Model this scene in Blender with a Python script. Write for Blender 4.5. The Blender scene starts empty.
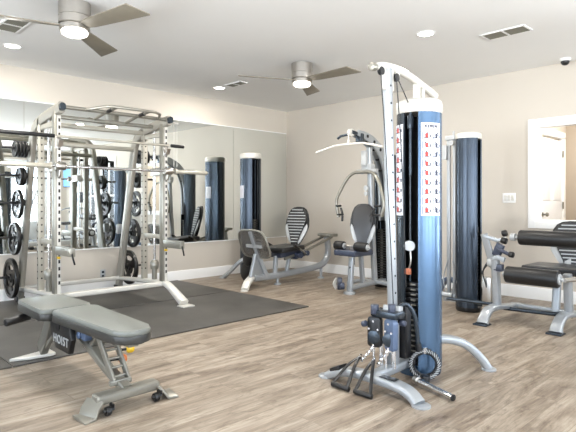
import bpy, bmesh, math, random
from mathutils import Vector, Matrix, Euler
random.seed(7)
PI = math.pi
SC = bpy.context.scene
COL = SC.collection

# ------------------------------------------------------------------ camera
cam_d = bpy.data.cameras.new('camera')
cam = bpy.data.objects.new('camera', cam_d)
COL.objects.link(cam)
SC.camera = cam
cam_d.sensor_width = 36.0
cam_d.sensor_fit = 'HORIZONTAL'
cam_d.lens = 520 / 576 * 36.0
cam_d.shift_y = -(216 - 202) / 576
cam_d.clip_start = 0.05
cam.location = (0, 0, 1.15)
cam.rotation_euler = (PI / 2, 0, math.atan2(0.7169, 0.6972) - PI / 2)

# ------------------------------------------------------------------ world, exposure, daylight
def lin(c):
    return tuple(((v / 255) / 12.92 if v <= 10 else (((v / 255) + 0.055) / 1.055) ** 2.4) for v in c) + (1.0,)

w = bpy.data.worlds.new('daylight')
SC.world = w
w.use_nodes = True
bg = w.node_tree.nodes['Background']
# pale sky above; brighter lower half added to throw light onto the ceiling
_tc = w.node_tree.nodes.new('ShaderNodeTexCoord')
_sp = w.node_tree.nodes.new('ShaderNodeSeparateXYZ')
_rp = w.node_tree.nodes.new('ShaderNodeValToRGB')
_rp.color_ramp.elements[0].position = .47
_rp.color_ramp.elements[0].color = (.90, .95, 1.0, 1)
_rp.color_ramp.elements[1].position = .53
_rp.color_ramp.elements[1].color = (.36, .42, .50, 1)
_mr = w.node_tree.nodes.new('ShaderNodeMapRange')
_mr.inputs[1].default_value = -1
w.node_tree.links.new(_tc.outputs['Generated'], _sp.inputs[0])
w.node_tree.links.new(_sp.outputs[2], _mr.inputs[0])
w.node_tree.links.new(_mr.outputs[0], _rp.inputs[0])
w.node_tree.links.new(_rp.outputs[0], bg.inputs[0])
bg.inputs[1].default_value = 16.0
SC.view_settings.view_transform = 'Standard'
SC.view_settings.look = 'None'
SC.view_settings.gamma = 1
SC.view_settings.exposure = 0.32
SC.cycles.use_denoising = True
SC.cycles.max_bounces = 10
SC.cycles.diffuse_bounces = 6
SC.cycles.glossy_bounces = 5
SC.cycles.transparent_max_bounces = 8
SC.cycles.sample_clamp_indirect = 6
SC.cycles.caustics_reflective = False
SC.cycles.caustics_refractive = False

def area(name, loc, target, sx, sy, power, col=(1, 1, 1), portal=False, shape='RECTANGLE', spread=PI):
    l = bpy.data.lights.new(name, 'AREA')
    l.shape = shape
    l.size = sx
    l.size_y = sy
    l.energy = power
    l.color = col
    l.spread = spread
    if portal:
        l.cycles.is_portal = True
    o = bpy.data.objects.new(name, l)
    o.location = loc
    d = (Vector(target) - Vector(loc)).normalized()
    o.rotation_euler = d.to_track_quat('-Z', 'Y').to_euler()
    COL.objects.link(o)
    return o

E, N, WX, SY, H = 6.39, 6.60, -2.6, -3.8, 2.74      # room box
# window openings: (lo, hi, z0, z1)
E_WIN = [(-2.25, -1.25, 0.35, 2.3), (-1.05, -0.05, 0.35, 2.3)]
S_WIN = [(-1.9, -0.3, 0.35, 2.35), (0.2, 1.8, 0.35, 2.35), (2.3, 3.9, 0.35, 2.35), (4.5, 5.9, 0.35, 2.35)]
W_WIN = [(-2.9, -1.3, 0.35, 2.35), (-0.7, 0.9, 0.35, 2.35), (1.5, 3.1, 0.35, 2.35), (3.7, 5.3, 0.35, 2.35)]
for a, b, z0, z1 in E_WIN:
    area('daylight_portal', (E + .1, (a + b) / 2, (z0 + z1) / 2), (0, (a + b) / 2, (z0 + z1) / 2), b - a, z1 - z0, 1, portal=True)
for a, b, z0, z1 in S_WIN:
    area('daylight_portal', ((a + b) / 2, SY - .1, (z0 + z1) / 2), ((a + b) / 2, 9, (z0 + z1) / 2), b - a, z1 - z0, 1, portal=True)
for a, b, z0, z1 in W_WIN:
    area('daylight_portal', (WX - .1, (a + b) / 2, (z0 + z1) / 2), (9, (a + b) / 2, (z0 + z1) / 2), b - a, z1 - z0, 1, portal=True)

# ------------------------------------------------------------------ materials
def principled(name):
    m = bpy.data.materials.new(name)
    m.use_nodes = True
    return m, m.node_tree, m.node_tree.nodes['Principled BSDF']

def mat(name, c, rough=.5, metal=0.0, var=.06, scale=9.0, bump=0.0, coat=0.0, spec=.5, bscale=60):
    m, nt, b = principled(name)
    c = lin(c)
    tc = nt.nodes.new('ShaderNodeTexCoord')
    nz = nt.nodes.new('ShaderNodeTexNoise')
    nz.inputs['Scale'].default_value = scale
    nz.inputs['Detail'].default_value = 3
    nt.links.new(tc.outputs['Object'], nz.inputs['Vector'])
    mx = nt.nodes.new('ShaderNodeMix')
    mx.data_type = 'RGBA'
    mx.inputs[6].default_value = tuple(v * (1 - var) for v in c[:3]) + (1,)
    mx.inputs[7].default_value = tuple(min(1, v * (1 + var)) for v in c[:3]) + (1,)
    nt.links.new(nz.outputs['Fac'], mx.inputs[0])
    nt.links.new(mx.outputs[2], b.inputs['Base Color'])
    b.inputs['Roughness'].default_value = rough
    b.inputs['Metallic'].default_value = metal
    b.inputs['Coat Weight'].default_value = coat
    b.inputs['Specular IOR Level'].default_value = spec
    if bump:
        n2 = nt.nodes.new('ShaderNodeTexNoise')
        n2.inputs['Scale'].default_value = bscale
        nt.links.new(tc.outputs['Object'], n2.inputs['Vector'])
        bp = nt.nodes.new('ShaderNodeBump')
        bp.inputs['Strength'].default_value = bump
        bp.inputs['Distance'].default_value = .002
        nt.links.new(n2.outputs['Fac'], bp.inputs['Height'])
        nt.links.new(bp.outputs['Normal'], b.inputs['Normal'])
    return m

def emit(name, c, s):
    m, nt, b = principled(name)
    b.inputs['Base Color'].default_value = lin(c)
    b.inputs['Emission Color'].default_value = lin(c)
    b.inputs['Emission Strength'].default_value = s
    return m

M = {}
M['wall'] = mat('wall_paint', (203, 195, 183), .8, bump=.15, var=.02, scale=3)
M['ceil'] = mat('ceiling_paint', (240, 240, 238), .9, bump=.1, var=.015, scale=3)
M['trim'] = mat('white_trim', (240, 240, 238), .45, var=.01)
M['platinum'] = mat('platinum_paint', (176, 171, 158), .32, .25, var=.05)
M['bronze'] = mat('satin_pewter_paint', (140, 137, 127), .28, .5, var=.05)
M['pewter'] = mat('light_pewter_paint', (158, 154, 144), .28, .4, var=.05)
M['silver'] = mat('silver_blue_paint', (164, 168, 171), .3, .4, var=.05)
M['white'] = mat('white_enamel', (206, 203, 195), .28, .1, var=.03)
M['chrome'] = mat('chrome', (225, 225, 225), .12, 1.0, var=.02)
M['steel'] = mat('brushed_steel', (190, 186, 180), .3, 1.0, var=.08, scale=30)
M['blue'] = mat('blue_steel_shell', (84, 110, 138), .26, .6, var=.08)
M['steelshell'] = mat('steel_blue_shell', (58, 67, 78), .24, .6, var=.06)
M['slate'] = mat('slate_shell', (62, 70, 78), .24, .6, var=.08)
M['bluepart'] = mat('blue_grey_housing', (88, 104, 130), .35, .2)
M['black'] = mat('black_plastic', (18, 18, 19), .38, var=.1)
M['iron'] = mat('black_cast_iron', (30, 29, 28), .3, .35, var=.15, bump=.3)
M['rubber'] = mat('black_foam', (24, 23, 23), .42, var=.1, bump=.2)
M['vinyl'] = mat('charcoal_vinyl', (36, 35, 35), .36, var=.08, bump=.2, coat=.1)
M['sheenvinyl'] = mat('grey_vinyl_sheen', (112, 114, 108), .36, var=.06, bump=.25)  # bench pad tops; gloss and light are put into the paler grey
M['darkvinyl'] = mat('dark_grey_vinyl', (52, 51, 48), .36, var=.06, bump=.25)
M['wing'] = mat('light_grey_wing', (178, 180, 180), .35, .1)
M['navy'] = mat('navy_vinyl', (56, 62, 78), .35, var=.08)
M['yellow'] = mat('yellow_knob', (226, 184, 40), .4)
M['orange'] = mat('orange_knob', (214, 120, 60), .4)
M['copper'] = mat('copper_label', (186, 110, 80), .5)
M['red'] = mat('red_print', (190, 60, 50), .6)
M['ink'] = mat('dark_print', (50, 50, 66), .6)
M['paper'] = mat('chart_paper', (218, 219, 226), .4, var=.01)
M['hole'] = mat('punched_hole', (18, 18, 20), .7)
M['wood'] = mat('fan_blade_wood', (124, 117, 103), .5, var=.1, scale=14)
M['vent'] = mat('vent_grey', (120, 117, 104), .6)
M['door'] = mat('door_paint', (236, 238, 240), .4, var=.01)
M['tan'] = mat('hall_paint', (178, 166, 150), .8, var=.02)
M['screen'] = emit('screen_glow', (90, 150, 205), 1.1)
M['lamp'] = emit('lamp_glow', (255, 250, 240), 9.0)
M['fanlamp'] = emit('fan_lamp_glow', (255, 250, 240), 9.0)

def mirror_material():
    m, nt, b = principled('mirror_glass')
    b.inputs['Base Color'].default_value = (.90, .94, .93, 1)
    b.inputs['Metallic'].default_value = 1
    b.inputs['Roughness'].default_value = 0.015
    tc = nt.nodes.new('ShaderNodeTexCoord'); nz = nt.nodes.new('ShaderNodeTexNoise')
    nz.inputs['Scale'].default_value = .6
    nt.links.new(tc.outputs['Object'], nz.inputs['Vector'])
    mr = nt.nodes.new('ShaderNodeMapRange')
    mr.inputs[3].default_value = .01; mr.inputs[4].default_value = .02
    nt.links.new(nz.outputs['Fac'], mr.inputs[0]); nt.links.new(mr.outputs[0], b.inputs['Roughness'])
    return m
M['mirror'] = mirror_material()

def floor_material():
    m, nt, b = principled('wood_look_planks')
    L = nt.links.new
    tc = nt.nodes.new('ShaderNodeTexCoord')
    br = nt.nodes.new('ShaderNodeTexBrick')
    br.offset = .37; br.offset_frequency = 2
    br.inputs['Color1'].default_value = (0, 0, 0, 1)
    br.inputs['Color2'].default_value = (1, 1, 1, 1)
    br.inputs['Mortar'].default_value = (.5, .5, .5, 1)
    br.inputs['Scale'].default_value = 1
    br.inputs['Mortar Size'].default_value = .0018
    br.inputs['Brick Width'].default_value = 1.22
    br.inputs['Row Height'].default_value = .178
    L(tc.outputs['Object'], br.inputs['Vector'])
    # offset the grain from plank to plank
    sep = nt.nodes.new('ShaderNodeSeparateXYZ'); L(tc.outputs['Object'], sep.inputs[0])
    mul = nt.nodes.new('ShaderNodeMath'); mul.operation = 'MULTIPLY'; mul.inputs[1].default_value = 13
    L(br.outputs['Color'], mul.inputs[0])
    add = nt.nodes.new('ShaderNodeMath'); add.operation = 'ADD'
    L(sep.outputs[0], add.inputs[0]); L(mul.outputs[0], add.inputs[1])
    cmb = nt.nodes.new('ShaderNodeCombineXYZ')
    L(add.outputs[0], cmb.inputs[0]); L(sep.outputs[1], cmb.inputs[1])
    def grain(sx, sy, sc, det, rough=.6):
        mp = nt.nodes.new('ShaderNodeMapping'); mp.inputs['Scale'].default_value = (sx, sy, 1)
        L(cmb.outputs[0], mp.inputs[0])
        nz = nt.nodes.new('ShaderNodeTexNoise'); nz.inputs['Scale'].default_value = sc
        nz.inputs['Detail'].default_value = det; nz.inputs['Roughness'].default_value = rough
        nz.inputs['Distortion'].default_value = .6
        L(mp.outputs[0], nz.inputs['Vector'])
        return nz.outputs['Fac']
    g1 = grain(1.0, 5.5, 1.5, 9, .68)
    g3 = grain(1.0, 2.6, 5.5, 6, .7)
    g2 = grain(2.0, 45, 2.2, 4)
    ramp = nt.nodes.new('ShaderNodeValToRGB')
    e = ramp.color_ramp.elements
    e[0].position = .28; e[0].color = lin((100, 86, 72))
    e[1].position = .74; e[1].color = lin((188, 178, 163))
    x = e.new(.44); x.color = lin((138, 124, 108))
    x = e.new(.57); x.color = lin((164, 151, 135))
    L(g1, ramp.inputs[0])
    r2 = nt.nodes.new('ShaderNodeValToRGB')
    r2.color_ramp.elements[0].position = .3; r2.color_ramp.elements[0].color = (.72, .70, .68, 1)
    r2.color_ramp.elements[1].position = .6; r2.color_ramp.elements[1].color = (1, 1, 1, 1)
    L(g2, r2.inputs[0])
    mx = nt.nodes.new('ShaderNodeMix'); mx.data_type = 'RGBA'; mx.blend_type = 'MULTIPLY'
    mx.inputs[0].default_value = 1
    L(ramp.outputs[0], mx.inputs[6]); L(r2.outputs[0], mx.inputs[7])
    r4 = nt.nodes.new('ShaderNodeValToRGB')
    r4.color_ramp.elements[0].position = .30; r4.color_ramp.elements[0].color = (.50, .46, .42, 1)
    r4.color_ramp.elements[1].position = .47; r4.color_ramp.elements[1].color = (1, 1, 1, 1)
    L(g3, r4.inputs[0])
    mk = nt.nodes.new('ShaderNodeMix'); mk.data_type = 'RGBA'; mk.blend_type = 'MULTIPLY'
    mk.inputs[0].default_value = 1
    L(mx.outputs[2], mk.inputs[6]); L(r4.outputs[0], mk.inputs[7])
    mx = mk
    # plank to plank tone
    r3 = nt.nodes.new('ShaderNodeValToRGB')
    r3.color_ramp.elements[0].color = (.88, .87, .86, 1)
    r3.color_ramp.elements[1].color = (1.08, 1.08, 1.08, 1)
    L(br.outputs['Color'], r3.inputs[0])
    m2 = nt.nodes.new('ShaderNodeMix'); m2.data_type = 'RGBA'; m2.blend_type = 'MULTIPLY'
    m2.inputs[0].default_value = 1
    L(mx.outputs[2], m2.inputs[6]); L(r3.outputs[0], m2.inputs[7])
    m3 = nt.nodes.new('ShaderNodeMix'); m3.data_type = 'RGBA'
    m3.inputs[7].default_value = lin((105, 88, 74))
    mm = nt.nodes.new('ShaderNodeMath'); mm.operation = 'MULTIPLY'; mm.inputs[1].default_value = .55
    L(br.outputs['Fac'], mm.inputs[0]); L(mm.outputs[0], m3.inputs[0]); L(m2.outputs[2], m3.inputs[6])
    L(m3.outputs[2], b.inputs['Base Color'])
    b.inputs['Roughness'].default_value = .42
    bp = nt.nodes.new('ShaderNodeBump'); bp.inputs['Strength'].default_value = .15; bp.inputs['Distance'].default_value = .002
    L(g2, bp.inputs['Height']); L(bp.outputs[0], b.inputs['Normal'])
    return m
M['floor'] = floor_material()

def mat_material():
    m, nt, b = principled('rubber_mat')
    L = nt.links.new
    tc = nt.nodes.new('ShaderNodeTexCoord')
    n = nt.nodes.new('ShaderNodeTexNoise'); n.inputs['Scale'].default_value = 2.5; n.inputs['Detail'].default_value = 5
    L(tc.outputs['Object'], n.inputs['Vector'])
    r = nt.nodes.new('ShaderNodeValToRGB')
    r.color_ramp.elements[0].position = .3; r.color_ramp.elements[0].color = lin((58, 55, 51))
    r.color_ramp.elements[1].position = .7; r.color_ramp.elements[1].color = lin((80, 77, 72))
    L(n.outputs['Fac'], r.inputs[0]); L(r.outputs[0], b.inputs['Base Color'])
    v = nt.nodes.new('ShaderNodeTexNoise'); v.inputs['Scale'].default_value = 180
    L(tc.outputs['Object'], v.inputs['Vector'])
    bp = nt.nodes.new('ShaderNodeBump'); bp.inputs['Strength'].default_value = .35; bp.inputs['Distance'].default_value = .002
    L(v.outputs['Fac'], bp.inputs['Height']); L(bp.outputs[0], b.inputs['Normal'])
    b.inputs['Roughness'].default_value = .5
    return m
M['mat'] = mat_material()

def smoked():
    m, nt, b = principled('smoked_plastic')
    b.inputs['Base Color'].default_value = lin((104, 99, 92))
    b.inputs['Roughness'].default_value = .25
    b.inputs['Alpha'].default_value = .62
    return m
M['smoked'] = smoked()

def glass():
    m, nt, b = principled('window_glass')
    nt.nodes.remove(b)
    t = nt.nodes.new('ShaderNodeBsdfTransparent'); g = nt.nodes.new('ShaderNodeBsdfGlossy')
    g.inputs['Roughness'].default_value = .02
    f = nt.nodes.new('ShaderNodeFresnel'); f.inputs[0].default_value = 1.2
    mx = nt.nodes.new('ShaderNodeMixShader')
    nt.links.new(f.outputs[0], mx.inputs[0]); nt.links.new(t.outputs[0], mx.inputs[1]); nt.links.new(g.outputs[0], mx.inputs[2])
    nt.links.new(mx.outputs[0], nt.nodes['Material Output'].inputs[0])
    return m
M['glass'] = glass()

# ------------------------------------------------------------------ mesh builder
class MB:
    def __init__(self):
        self.bm = bmesh.new()
        self.mats = []
        self.mi = 0

    def use(self, m):
        if m not in self.mats:
            self.mats.append(m)
        self.mi = self.mats.index(m)
        return self

    def _faces(self, faces):
        for f in faces:
            f.material_index = self.mi
            f.smooth = True

    def box(self, c, s, rot=None, bev=0.0, seg=2):
        r = bmesh.ops.create_cube(self.bm, size=1)
        vs = r['verts']
        mt = Matrix.Translation(c)
        if rot is not None:
            mt = mt @ (Euler(rot).to_matrix().to_4x4() if not isinstance(rot, Matrix) else rot.to_4x4())
        mt = mt @ Matrix.Diagonal((s[0], s[1], s[2], 1))
        bmesh.ops.transform(self.bm, matrix=mt, verts=vs)
        fs = set(f for v in vs for f in v.link_faces)
        if bev > 0:
            es = list(set(e for v in vs for e in v.link_edges))
            r2 = bmesh.ops.bevel(self.bm, geom=es, offset=min(bev, min(s) * .48), segments=seg, affect='EDGES', profile=.6)
            fs = set(f for f in fs if f.is_valid) | set(r2['faces'])
            vv = set(v for f in fs for v in f.verts)
            fs = set(f for v in vv for f in v.link_faces)
        self._faces(fs)
        return self

    def sweep(self, pts, prof, up=(0, 0, 1), closed=False, scale=None, caps=True):
        """prof: list of (a,b) offsets in (side, up) axes"""
        pts = [Vector(p) for p in pts]
        n = len(pts)
        rings = []
        prev = None
        for i, p in enumerate(pts):
            if closed:
                t = (pts[(i + 1) % n] - pts[i - 1]).normalized()
            elif i == 0:
                t = (pts[1] - pts[0]).normalized()
            elif i == n - 1:
                t = (pts[-1] - pts[-2]).normalized()
            else:
                t = ((pts[i + 1] - p).normalized() + (p - pts[i - 1]).normalized()).normalized()
            u = prev if prev is not None else Vector(up)
            u = u - t * u.dot(t)
            if u.length < 1e-4:
                u = Vector((1, 0, 0)) - t * t.x
                if u.length < 1e-4:
                    u = Vector((0, 1, 0))
            u.normalize()
            prev = u
            sd = t.cross(u).normalized()
            k = scale[i] if scale else 1
            ka, kb = (k if isinstance(k, tuple) else (k, k))
            rings.append([self.bm.verts.new(p + sd * a * ka + u * b * kb) for a, b in prof])
        m = len(prof)
        fs = []
        rng = range(n) if closed else range(n - 1)
        for i in rng:
            A, B = rings[i], rings[(i + 1) % n]
            for j in range(m):
                fs.append(self.bm.faces.new((A[j], A[(j + 1) % m], B[(j + 1) % m], B[j])))
        if caps and not closed:
            fs.append(self.bm.faces.new(rings[0][::-1]))
            fs.append(self.bm.faces.new(rings[-1]))
        self._faces(fs)
        return self

    def tube(self, pts, r, seg=12, smooth=0, **k):
        if smooth:
            pts = curve(pts, smooth)
        return self.sweep(pts, circ(r, seg), **k)

    def bar(self, pts, w_, h_, up=(0, 0, 1), smooth=0, rnd=.25, scale=None, **k):
        if smooth:
            if scale:
                n0 = len(pts)
                idx = [i / smooth for i in range((n0 - 1) * smooth + 1)]
                sc2 = []
                for t in idx:
                    i = min(int(t), n0 - 2); f = t - i
                    a, b = scale[i], scale[i + 1]
                    if not isinstance(a, tuple): a = (a, a)
                    if not isinstance(b, tuple): b = (b, b)
                    sc2.append((a[0] * (1 - f) + b[0] * f, a[1] * (1 - f) + b[1] * f))
                scale = sc2
            pts = curve(pts, smooth)
        return self.sweep(pts, rrect(w_, h_, min(w_, h_) * rnd), up=up, scale=scale, **k)

    def cyl(self, p0, p1, r, seg=20, bev=0.0, r2=None):
        p0, p1 = Vector(p0), Vector(p1)
        L_ = (p1 - p0).length
        r2 = r if r2 is None else r2
        if bev > 0:
            d = (p1 - p0) / L_
            pts = [p0, p0 + d * bev * .3, p0 + d * bev, p1 - d * bev, p1 - d * bev * .3, p1]
            sc = [(r - bev) / r, (r - bev * .3) / r, 1, 1, (r - bev * .3) / r, (r - bev) / r]
            return self.sweep(pts, circ(r, seg), scale=sc)
        return self.sweep([p0, p1], circ(r, seg), scale=[1, r2 / r])

    def lathe(self, prof, loc=(0, 0, 0), axis=(0, 0, 1), seg=28):
        """prof: list of (radius, height) along axis"""
        ax = Vector(axis).normalized()
        q = Vector((0, 0, 1)).rotation_difference(ax)
        rings = []
        for r, h in prof:
            if r < 1e-5:
                rings.append([self.bm.verts.new(Vector(loc) + q @ Vector((0, 0, h)))])
            else:
                rings.append([self.bm.verts.new(Vector(loc) + q @ Vector((r * math.cos(2 * PI * i / seg), r * math.sin(2 * PI * i / seg), h))) for i in range(seg)])
        fs = []
        for A, B in zip(rings[:-1], rings[1:]):
            for i in range(seg):
                j = (i + 1) % seg
                if len(A) == 1 and len(B) == 1:
                    continue
                if len(A) == 1:
                    fs.append(self.bm.faces.new((A[0], B[i], B[j])))
                elif len(B) == 1:
                    fs.append(self.bm.faces.new((A[i], B[0], A[j])))
                else:
                    fs.append(self.bm.faces.new((A[i], A[j], B[j], B[i])))
        self._faces(fs)
        return self

    def prism(self, outline, mt, depth, bev=0.0, seg=2):
        """outline in local xy, extruded along local z by depth, centred; mt 4x4"""
        a = [self.bm.verts.new((x, y, -depth / 2)) for x, y in outline]
        b = [self.bm.verts.new((x, y, depth / 2)) for x, y in outline]
        n = len(a)
        fs = [self.bm.faces.new(a[::-1]), self.bm.faces.new(b)]
        caps = list(fs)
        for i in range(n):
            fs.append(self.bm.faces.new((a[i], a[(i + 1) % n], b[(i + 1) % n], b[i])))
        if bev:
            es = [e for f in caps for e in f.edges]
            r2 = bmesh.ops.bevel(self.bm, geom=es, offset=bev, segments=seg, affect='EDGES', profile=.5)
            vv = set(v for f in r2['faces'] for v in f.verts) | set(v for f in fs if f.is_valid for v in f.verts)
            fs = list(set(f for v in vv for f in v.link_faces))
        vs = set(v for f in fs for v in f.verts)
        bmesh.ops.transform(self.bm, matrix=mt, verts=list(vs))
        self._faces(fs)
        return self

    def arcshell(self, c, r, t, a0, a1, z0, z1, n=24):
        """vertical curved sheet, angles in degrees"""
        rows = []
        for i in range(n + 1):
            a = math.radians(a0 + (a1 - a0) * i / n)
            ca, sa = math.cos(a), math.sin(a)
            rows.append([self.bm.verts.new((c[0] + rr * ca, c[1] + rr * sa, z)) for rr, z in ((r, z0), (r, z1), (r - t, z1), (r - t, z0))])
        fs = []
        for A, B in zip(rows[:-1], rows[1:]):
            for j in range(4):
                fs.append(self.bm.faces.new((A[j], B[j], B[(j + 1) % 4], A[(j + 1) % 4])))
        fs.append(self.bm.faces.new(rows[0])); fs.append(self.bm.faces.new(rows[-1][::-1]))
        self._faces(fs)
        return self

    def build(self, name, m, parent=None, origin=None, angle=35):
        bmesh.ops.recalc_face_normals(self.bm, faces=self.bm.faces)
        me = bpy.data.meshes.new(name)
        off = Vector(origin) if origin is not None else Vector((0, 0, 0))
        if parent is not None and origin is None:
            off = world_loc(parent)
        if off.length > 0:
            bmesh.ops.translate(self.bm, verts=self.bm.verts, vec=-off)
        self.bm.to_mesh(me)
        self.bm.free()
        for x in (self.mats or [m]):
            me.materials.append(x)
        me.set_sharp_from_angle(angle=math.radians(angle))
        o = bpy.data.objects.new(name, me)
        COL.objects.link(o)
        if parent is not None:
            o.parent = parent
            o.location = (0, 0, 0) if origin is None else Vector(origin) - world_loc(parent)
        else:
            o.location = off
        return o

def world_loc(o):
    v = Vector(o.location)
    while o.parent is not None:
        o = o.parent
        v = v + Vector(o.location)
    return v

def circ(r, seg=12):
    return [(r * math.cos(2 * PI * i / seg), r * math.sin(2 * PI * i / seg)) for i in range(seg)]

def rrect(w_, h_, r, k=3):
    out = []
    for cx, cy, a0 in ((w_ / 2 - r, h_ / 2 - r, 0), (-w_ / 2 + r, h_ / 2 - r, 90), (-w_ / 2 + r, -h_ / 2 + r, 180), (w_ / 2 - r, -h_ / 2 + r, 270)):
        for i in range(k + 1):
            a = math.radians(a0 + 90 * i / k)
            out.append((cx + r * math.cos(a), cy + r * math.sin(a)))
    return out

def curve(pts, n=6):
    """Catmull-Rom"""
    P = [Vector(p) for p in pts]
    P = [P[0] * 2 - P[1]] + P + [P[-1] * 2 - P[-2]]
    out = []
    for i in range(1, len(P) - 2):
        for k in range(n):
            t = k / n
            a, b, c, d = P[i - 1], P[i], P[i + 1], P[i + 2]
            out.append(.5 * ((2 * b) + (c - a) * t + (2 * a - 5 * b + 4 * c - d) * t * t + (3 * b - a - 3 * c + d) * t ** 3))
    out.append(P[-2])
    return out

def thing(name, label, cat, loc=(0, 0, 0), group=None):
    o = bpy.data.objects.new(name, None)
    o.empty_display_size = .1
    o.location = loc
    COL.objects.link(o)
    return tag(o, label, cat, group)

def tag(o, label, cat, group=None, kind=None):
    o['label'] = label
    o['category'] = cat
    if group:
        o['group'] = group
    if kind:
        o['kind'] = kind
    return o

def struct(name, mb, m, label=None, cat=None, parent=None):
    o = mb.build(name, m, parent)
    if parent is None:
        o['kind'] = 'structure'
        if label:
            o['label'] = label
        if cat:
            o['category'] = cat
    return o

def basis(xa, ya, loc):
    """matrix whose local x, y follow the given directions"""
    x = Vector(xa).normalized()
    y = Vector(ya)
    y = (y - x * x.dot(y)).normalized()
    z = x.cross(y)
    m = Matrix((x, y, z)).transposed().to_4x4()
    return Matrix.Translation(loc) @ m

# ------------------------------------------------------------------ room shell
def wall_with_holes(axis, pos, thick, lo, hi, holes):
    """axis 'x': wall plane at x=pos spanning y; thick signed outward"""
    mb = MB()
    us = sorted({lo, hi} | {h[0] for h in holes} | {h[1] for h in holes})
    zs = sorted({0, H} | {h[2] for h in holes} | {h[3] for h in holes})
    for a, b in zip(us[:-1], us[1:]):
        for z0, z1 in zip(zs[:-1], zs[1:]):
            mu, mz = (a + b) / 2, (z0 + z1) / 2
            if any(h[0] < mu < h[1] and h[2] < mz < h[3] for h in holes):
                continue
            if axis == 'x':
                mb.box((pos + thick / 2, mu, mz), (abs(thick), b - a, z1 - z0))
            else:
                mb.box((mu, pos + thick / 2, mz), (b - a, abs(thick), z1 - z0))
    bmesh.ops.remove_doubles(mb.bm, verts=mb.bm.verts, dist=1e-5)
    # drop the inner faces between cells
    seen = {}
    for f in list(mb.bm.faces):
        k = tuple(round(v, 4) for v in f.calc_center_median())
        seen.setdefault(k, []).append(f)
    dead = [f for fs in seen.values() if len(fs) > 1 for f in fs]
    bmesh.ops.delete(mb.bm, geom=dead, context='FACES_ONLY')
    return mb

T = .14
OPEN = (1.16, 2.37, 0.92, 2.05)          # hall opening in the east wall
mb = MB(); mb.box(((WX + E) / 2, (SY + N) / 2, -.05), (E - WX + .4, N - SY + .4, .1))
fl = struct('floor', mb, M['floor'], 'grey brown wood look plank floor of the gym', 'floor')
mb = MB(); mb.box(((WX + E) / 2, (SY + N) / 2, H + .05), (E - WX + .4, N - SY + .4, .1))
struct('ceiling', mb, M['ceil'], 'flat white painted ceiling of the gym', 'ceiling')
mb = MB(); mb.box(((WX + E) / 2, N + T / 2, H / 2), (E - WX + 2 * T, T, H))
struct('wall_north', mb, M['wall'], 'cream painted wall carrying the big mirrors', 'wall')
struct('wall_east', wall_with_holes('x', E, T, SY, N, E_WIN + [OPEN]), M['wall'], 'beige painted wall with the framed hall opening', 'wall')
struct('wall_south', wall_with_holes('y', SY, -T, WX - T, E + T, S_WIN), M['wall'], 'beige wall with tall windows seen in the mirror', 'wall')
struct('wall_west', wall_with_holes('x', WX, -T, SY, N, W_WIN), M['wall'], 'beige window wall behind the viewpoint', 'wall')

# baseboards
def baseboard(name, a, b, inward):
    mb = MB()
    a, b, inn = Vector(a), Vector(b), Vector(inward)
    prof = [(0, 0), (.016, 0), (.016, .115), (.011, .128), (.009, .138), (0, .142)]
    A = [mb.bm.verts.new(a + inn * p + Vector((0, 0, z))) for p, z in prof]
    B = [mb.bm.verts.new(b + inn * p + Vector((0, 0, z))) for p, z in prof]
    n = len(prof)
    fs = [mb.bm.faces.new((A[i], A[(i + 1) % n], B[(i + 1) % n], B[i])) for i in range(n)] + [mb.bm.faces.new(A), mb.bm.faces.new(B[::-1])]
    mb._faces(fs)
    struct(name, mb, M['trim'], name.replace('_', ' ') + ', white moulded skirting board', 'baseboard')
baseboard('baseboard_north', (WX, N, 0), (E, N, 0), (0, -1, 0))
baseboard('baseboard_east', (E, SY, 0), (E, N - .016, 0), (-1, 0, 0))
baseboard('baseboard_south', (WX, SY, 0), (E, SY, 0), (0, 1, 0))
baseboard('baseboard_west', (WX, SY, 0), (WX, N, 0), (1, 0, 0))

# windows
wn = 0
def window(axis, pos, sgn, a, b, z0, z1):
    global wn
    wn += 1
    def P(u, d, z):
        return (pos + d * sgn, u, z) if axis == 'x' else (u, pos + d * sgn, z)
    def S(u, d, z):
        return (d, u, z) if axis == 'x' else (u, d, z)
    root = bpy.data.objects.new('window_%d' % wn, None)
    root.location = P((a + b) / 2, 0, z0)
    COL.objects.link(root)
    root['kind'] = 'structure'; root['category'] = 'window'
    root['label'] = 'tall white framed window with muntins, number %d round the room' % wn
    cu, cz = (a + b) / 2, (z0 + z1) / 2
    mb = MB()
    fw = .05
    for u in (a + fw / 2, b - fw / 2):
        mb.box(P(u, -.07, cz), S(fw, .06, z1 - z0))
    for z in (z0 + fw / 2, z1 - fw / 2, z0 + (z1 - z0) * .5):
        mb.box(P(cu, -.07, z), S(b - a - 2 * fw, .05, fw))
    mb.box(P(cu, -.07, cz), S(.025, .03, z1 - z0 - 2 * fw))
    mb.build('window_frame', M['trim'], root)
    mb = MB()
    cw = .09
    for u in (a - cw / 2, b + cw / 2):
        mb.box(P(u, .01, cz), S(cw, .018, z1 - z0 + 2 * cw), bev=.004)
    for z in (z0 - cw / 2, z1 + cw / 2):
        mb.box(P(cu, .01, z), S(b - a, .018, cw), bev=.004)
    mb.build('casing', M['trim'], root)
    mb = MB(); mb.box(P(cu, -.075, cz), S(b - a - .1, .006, z1 - z0 - .1))
    mb.build('pane', M['glass'], root)
for q in E_WIN: window('x', E, -1, *q)
for q in S_WIN: window('y', SY, 1, *q)
for q in W_WIN: window('x', WX, 1, *q)

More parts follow.
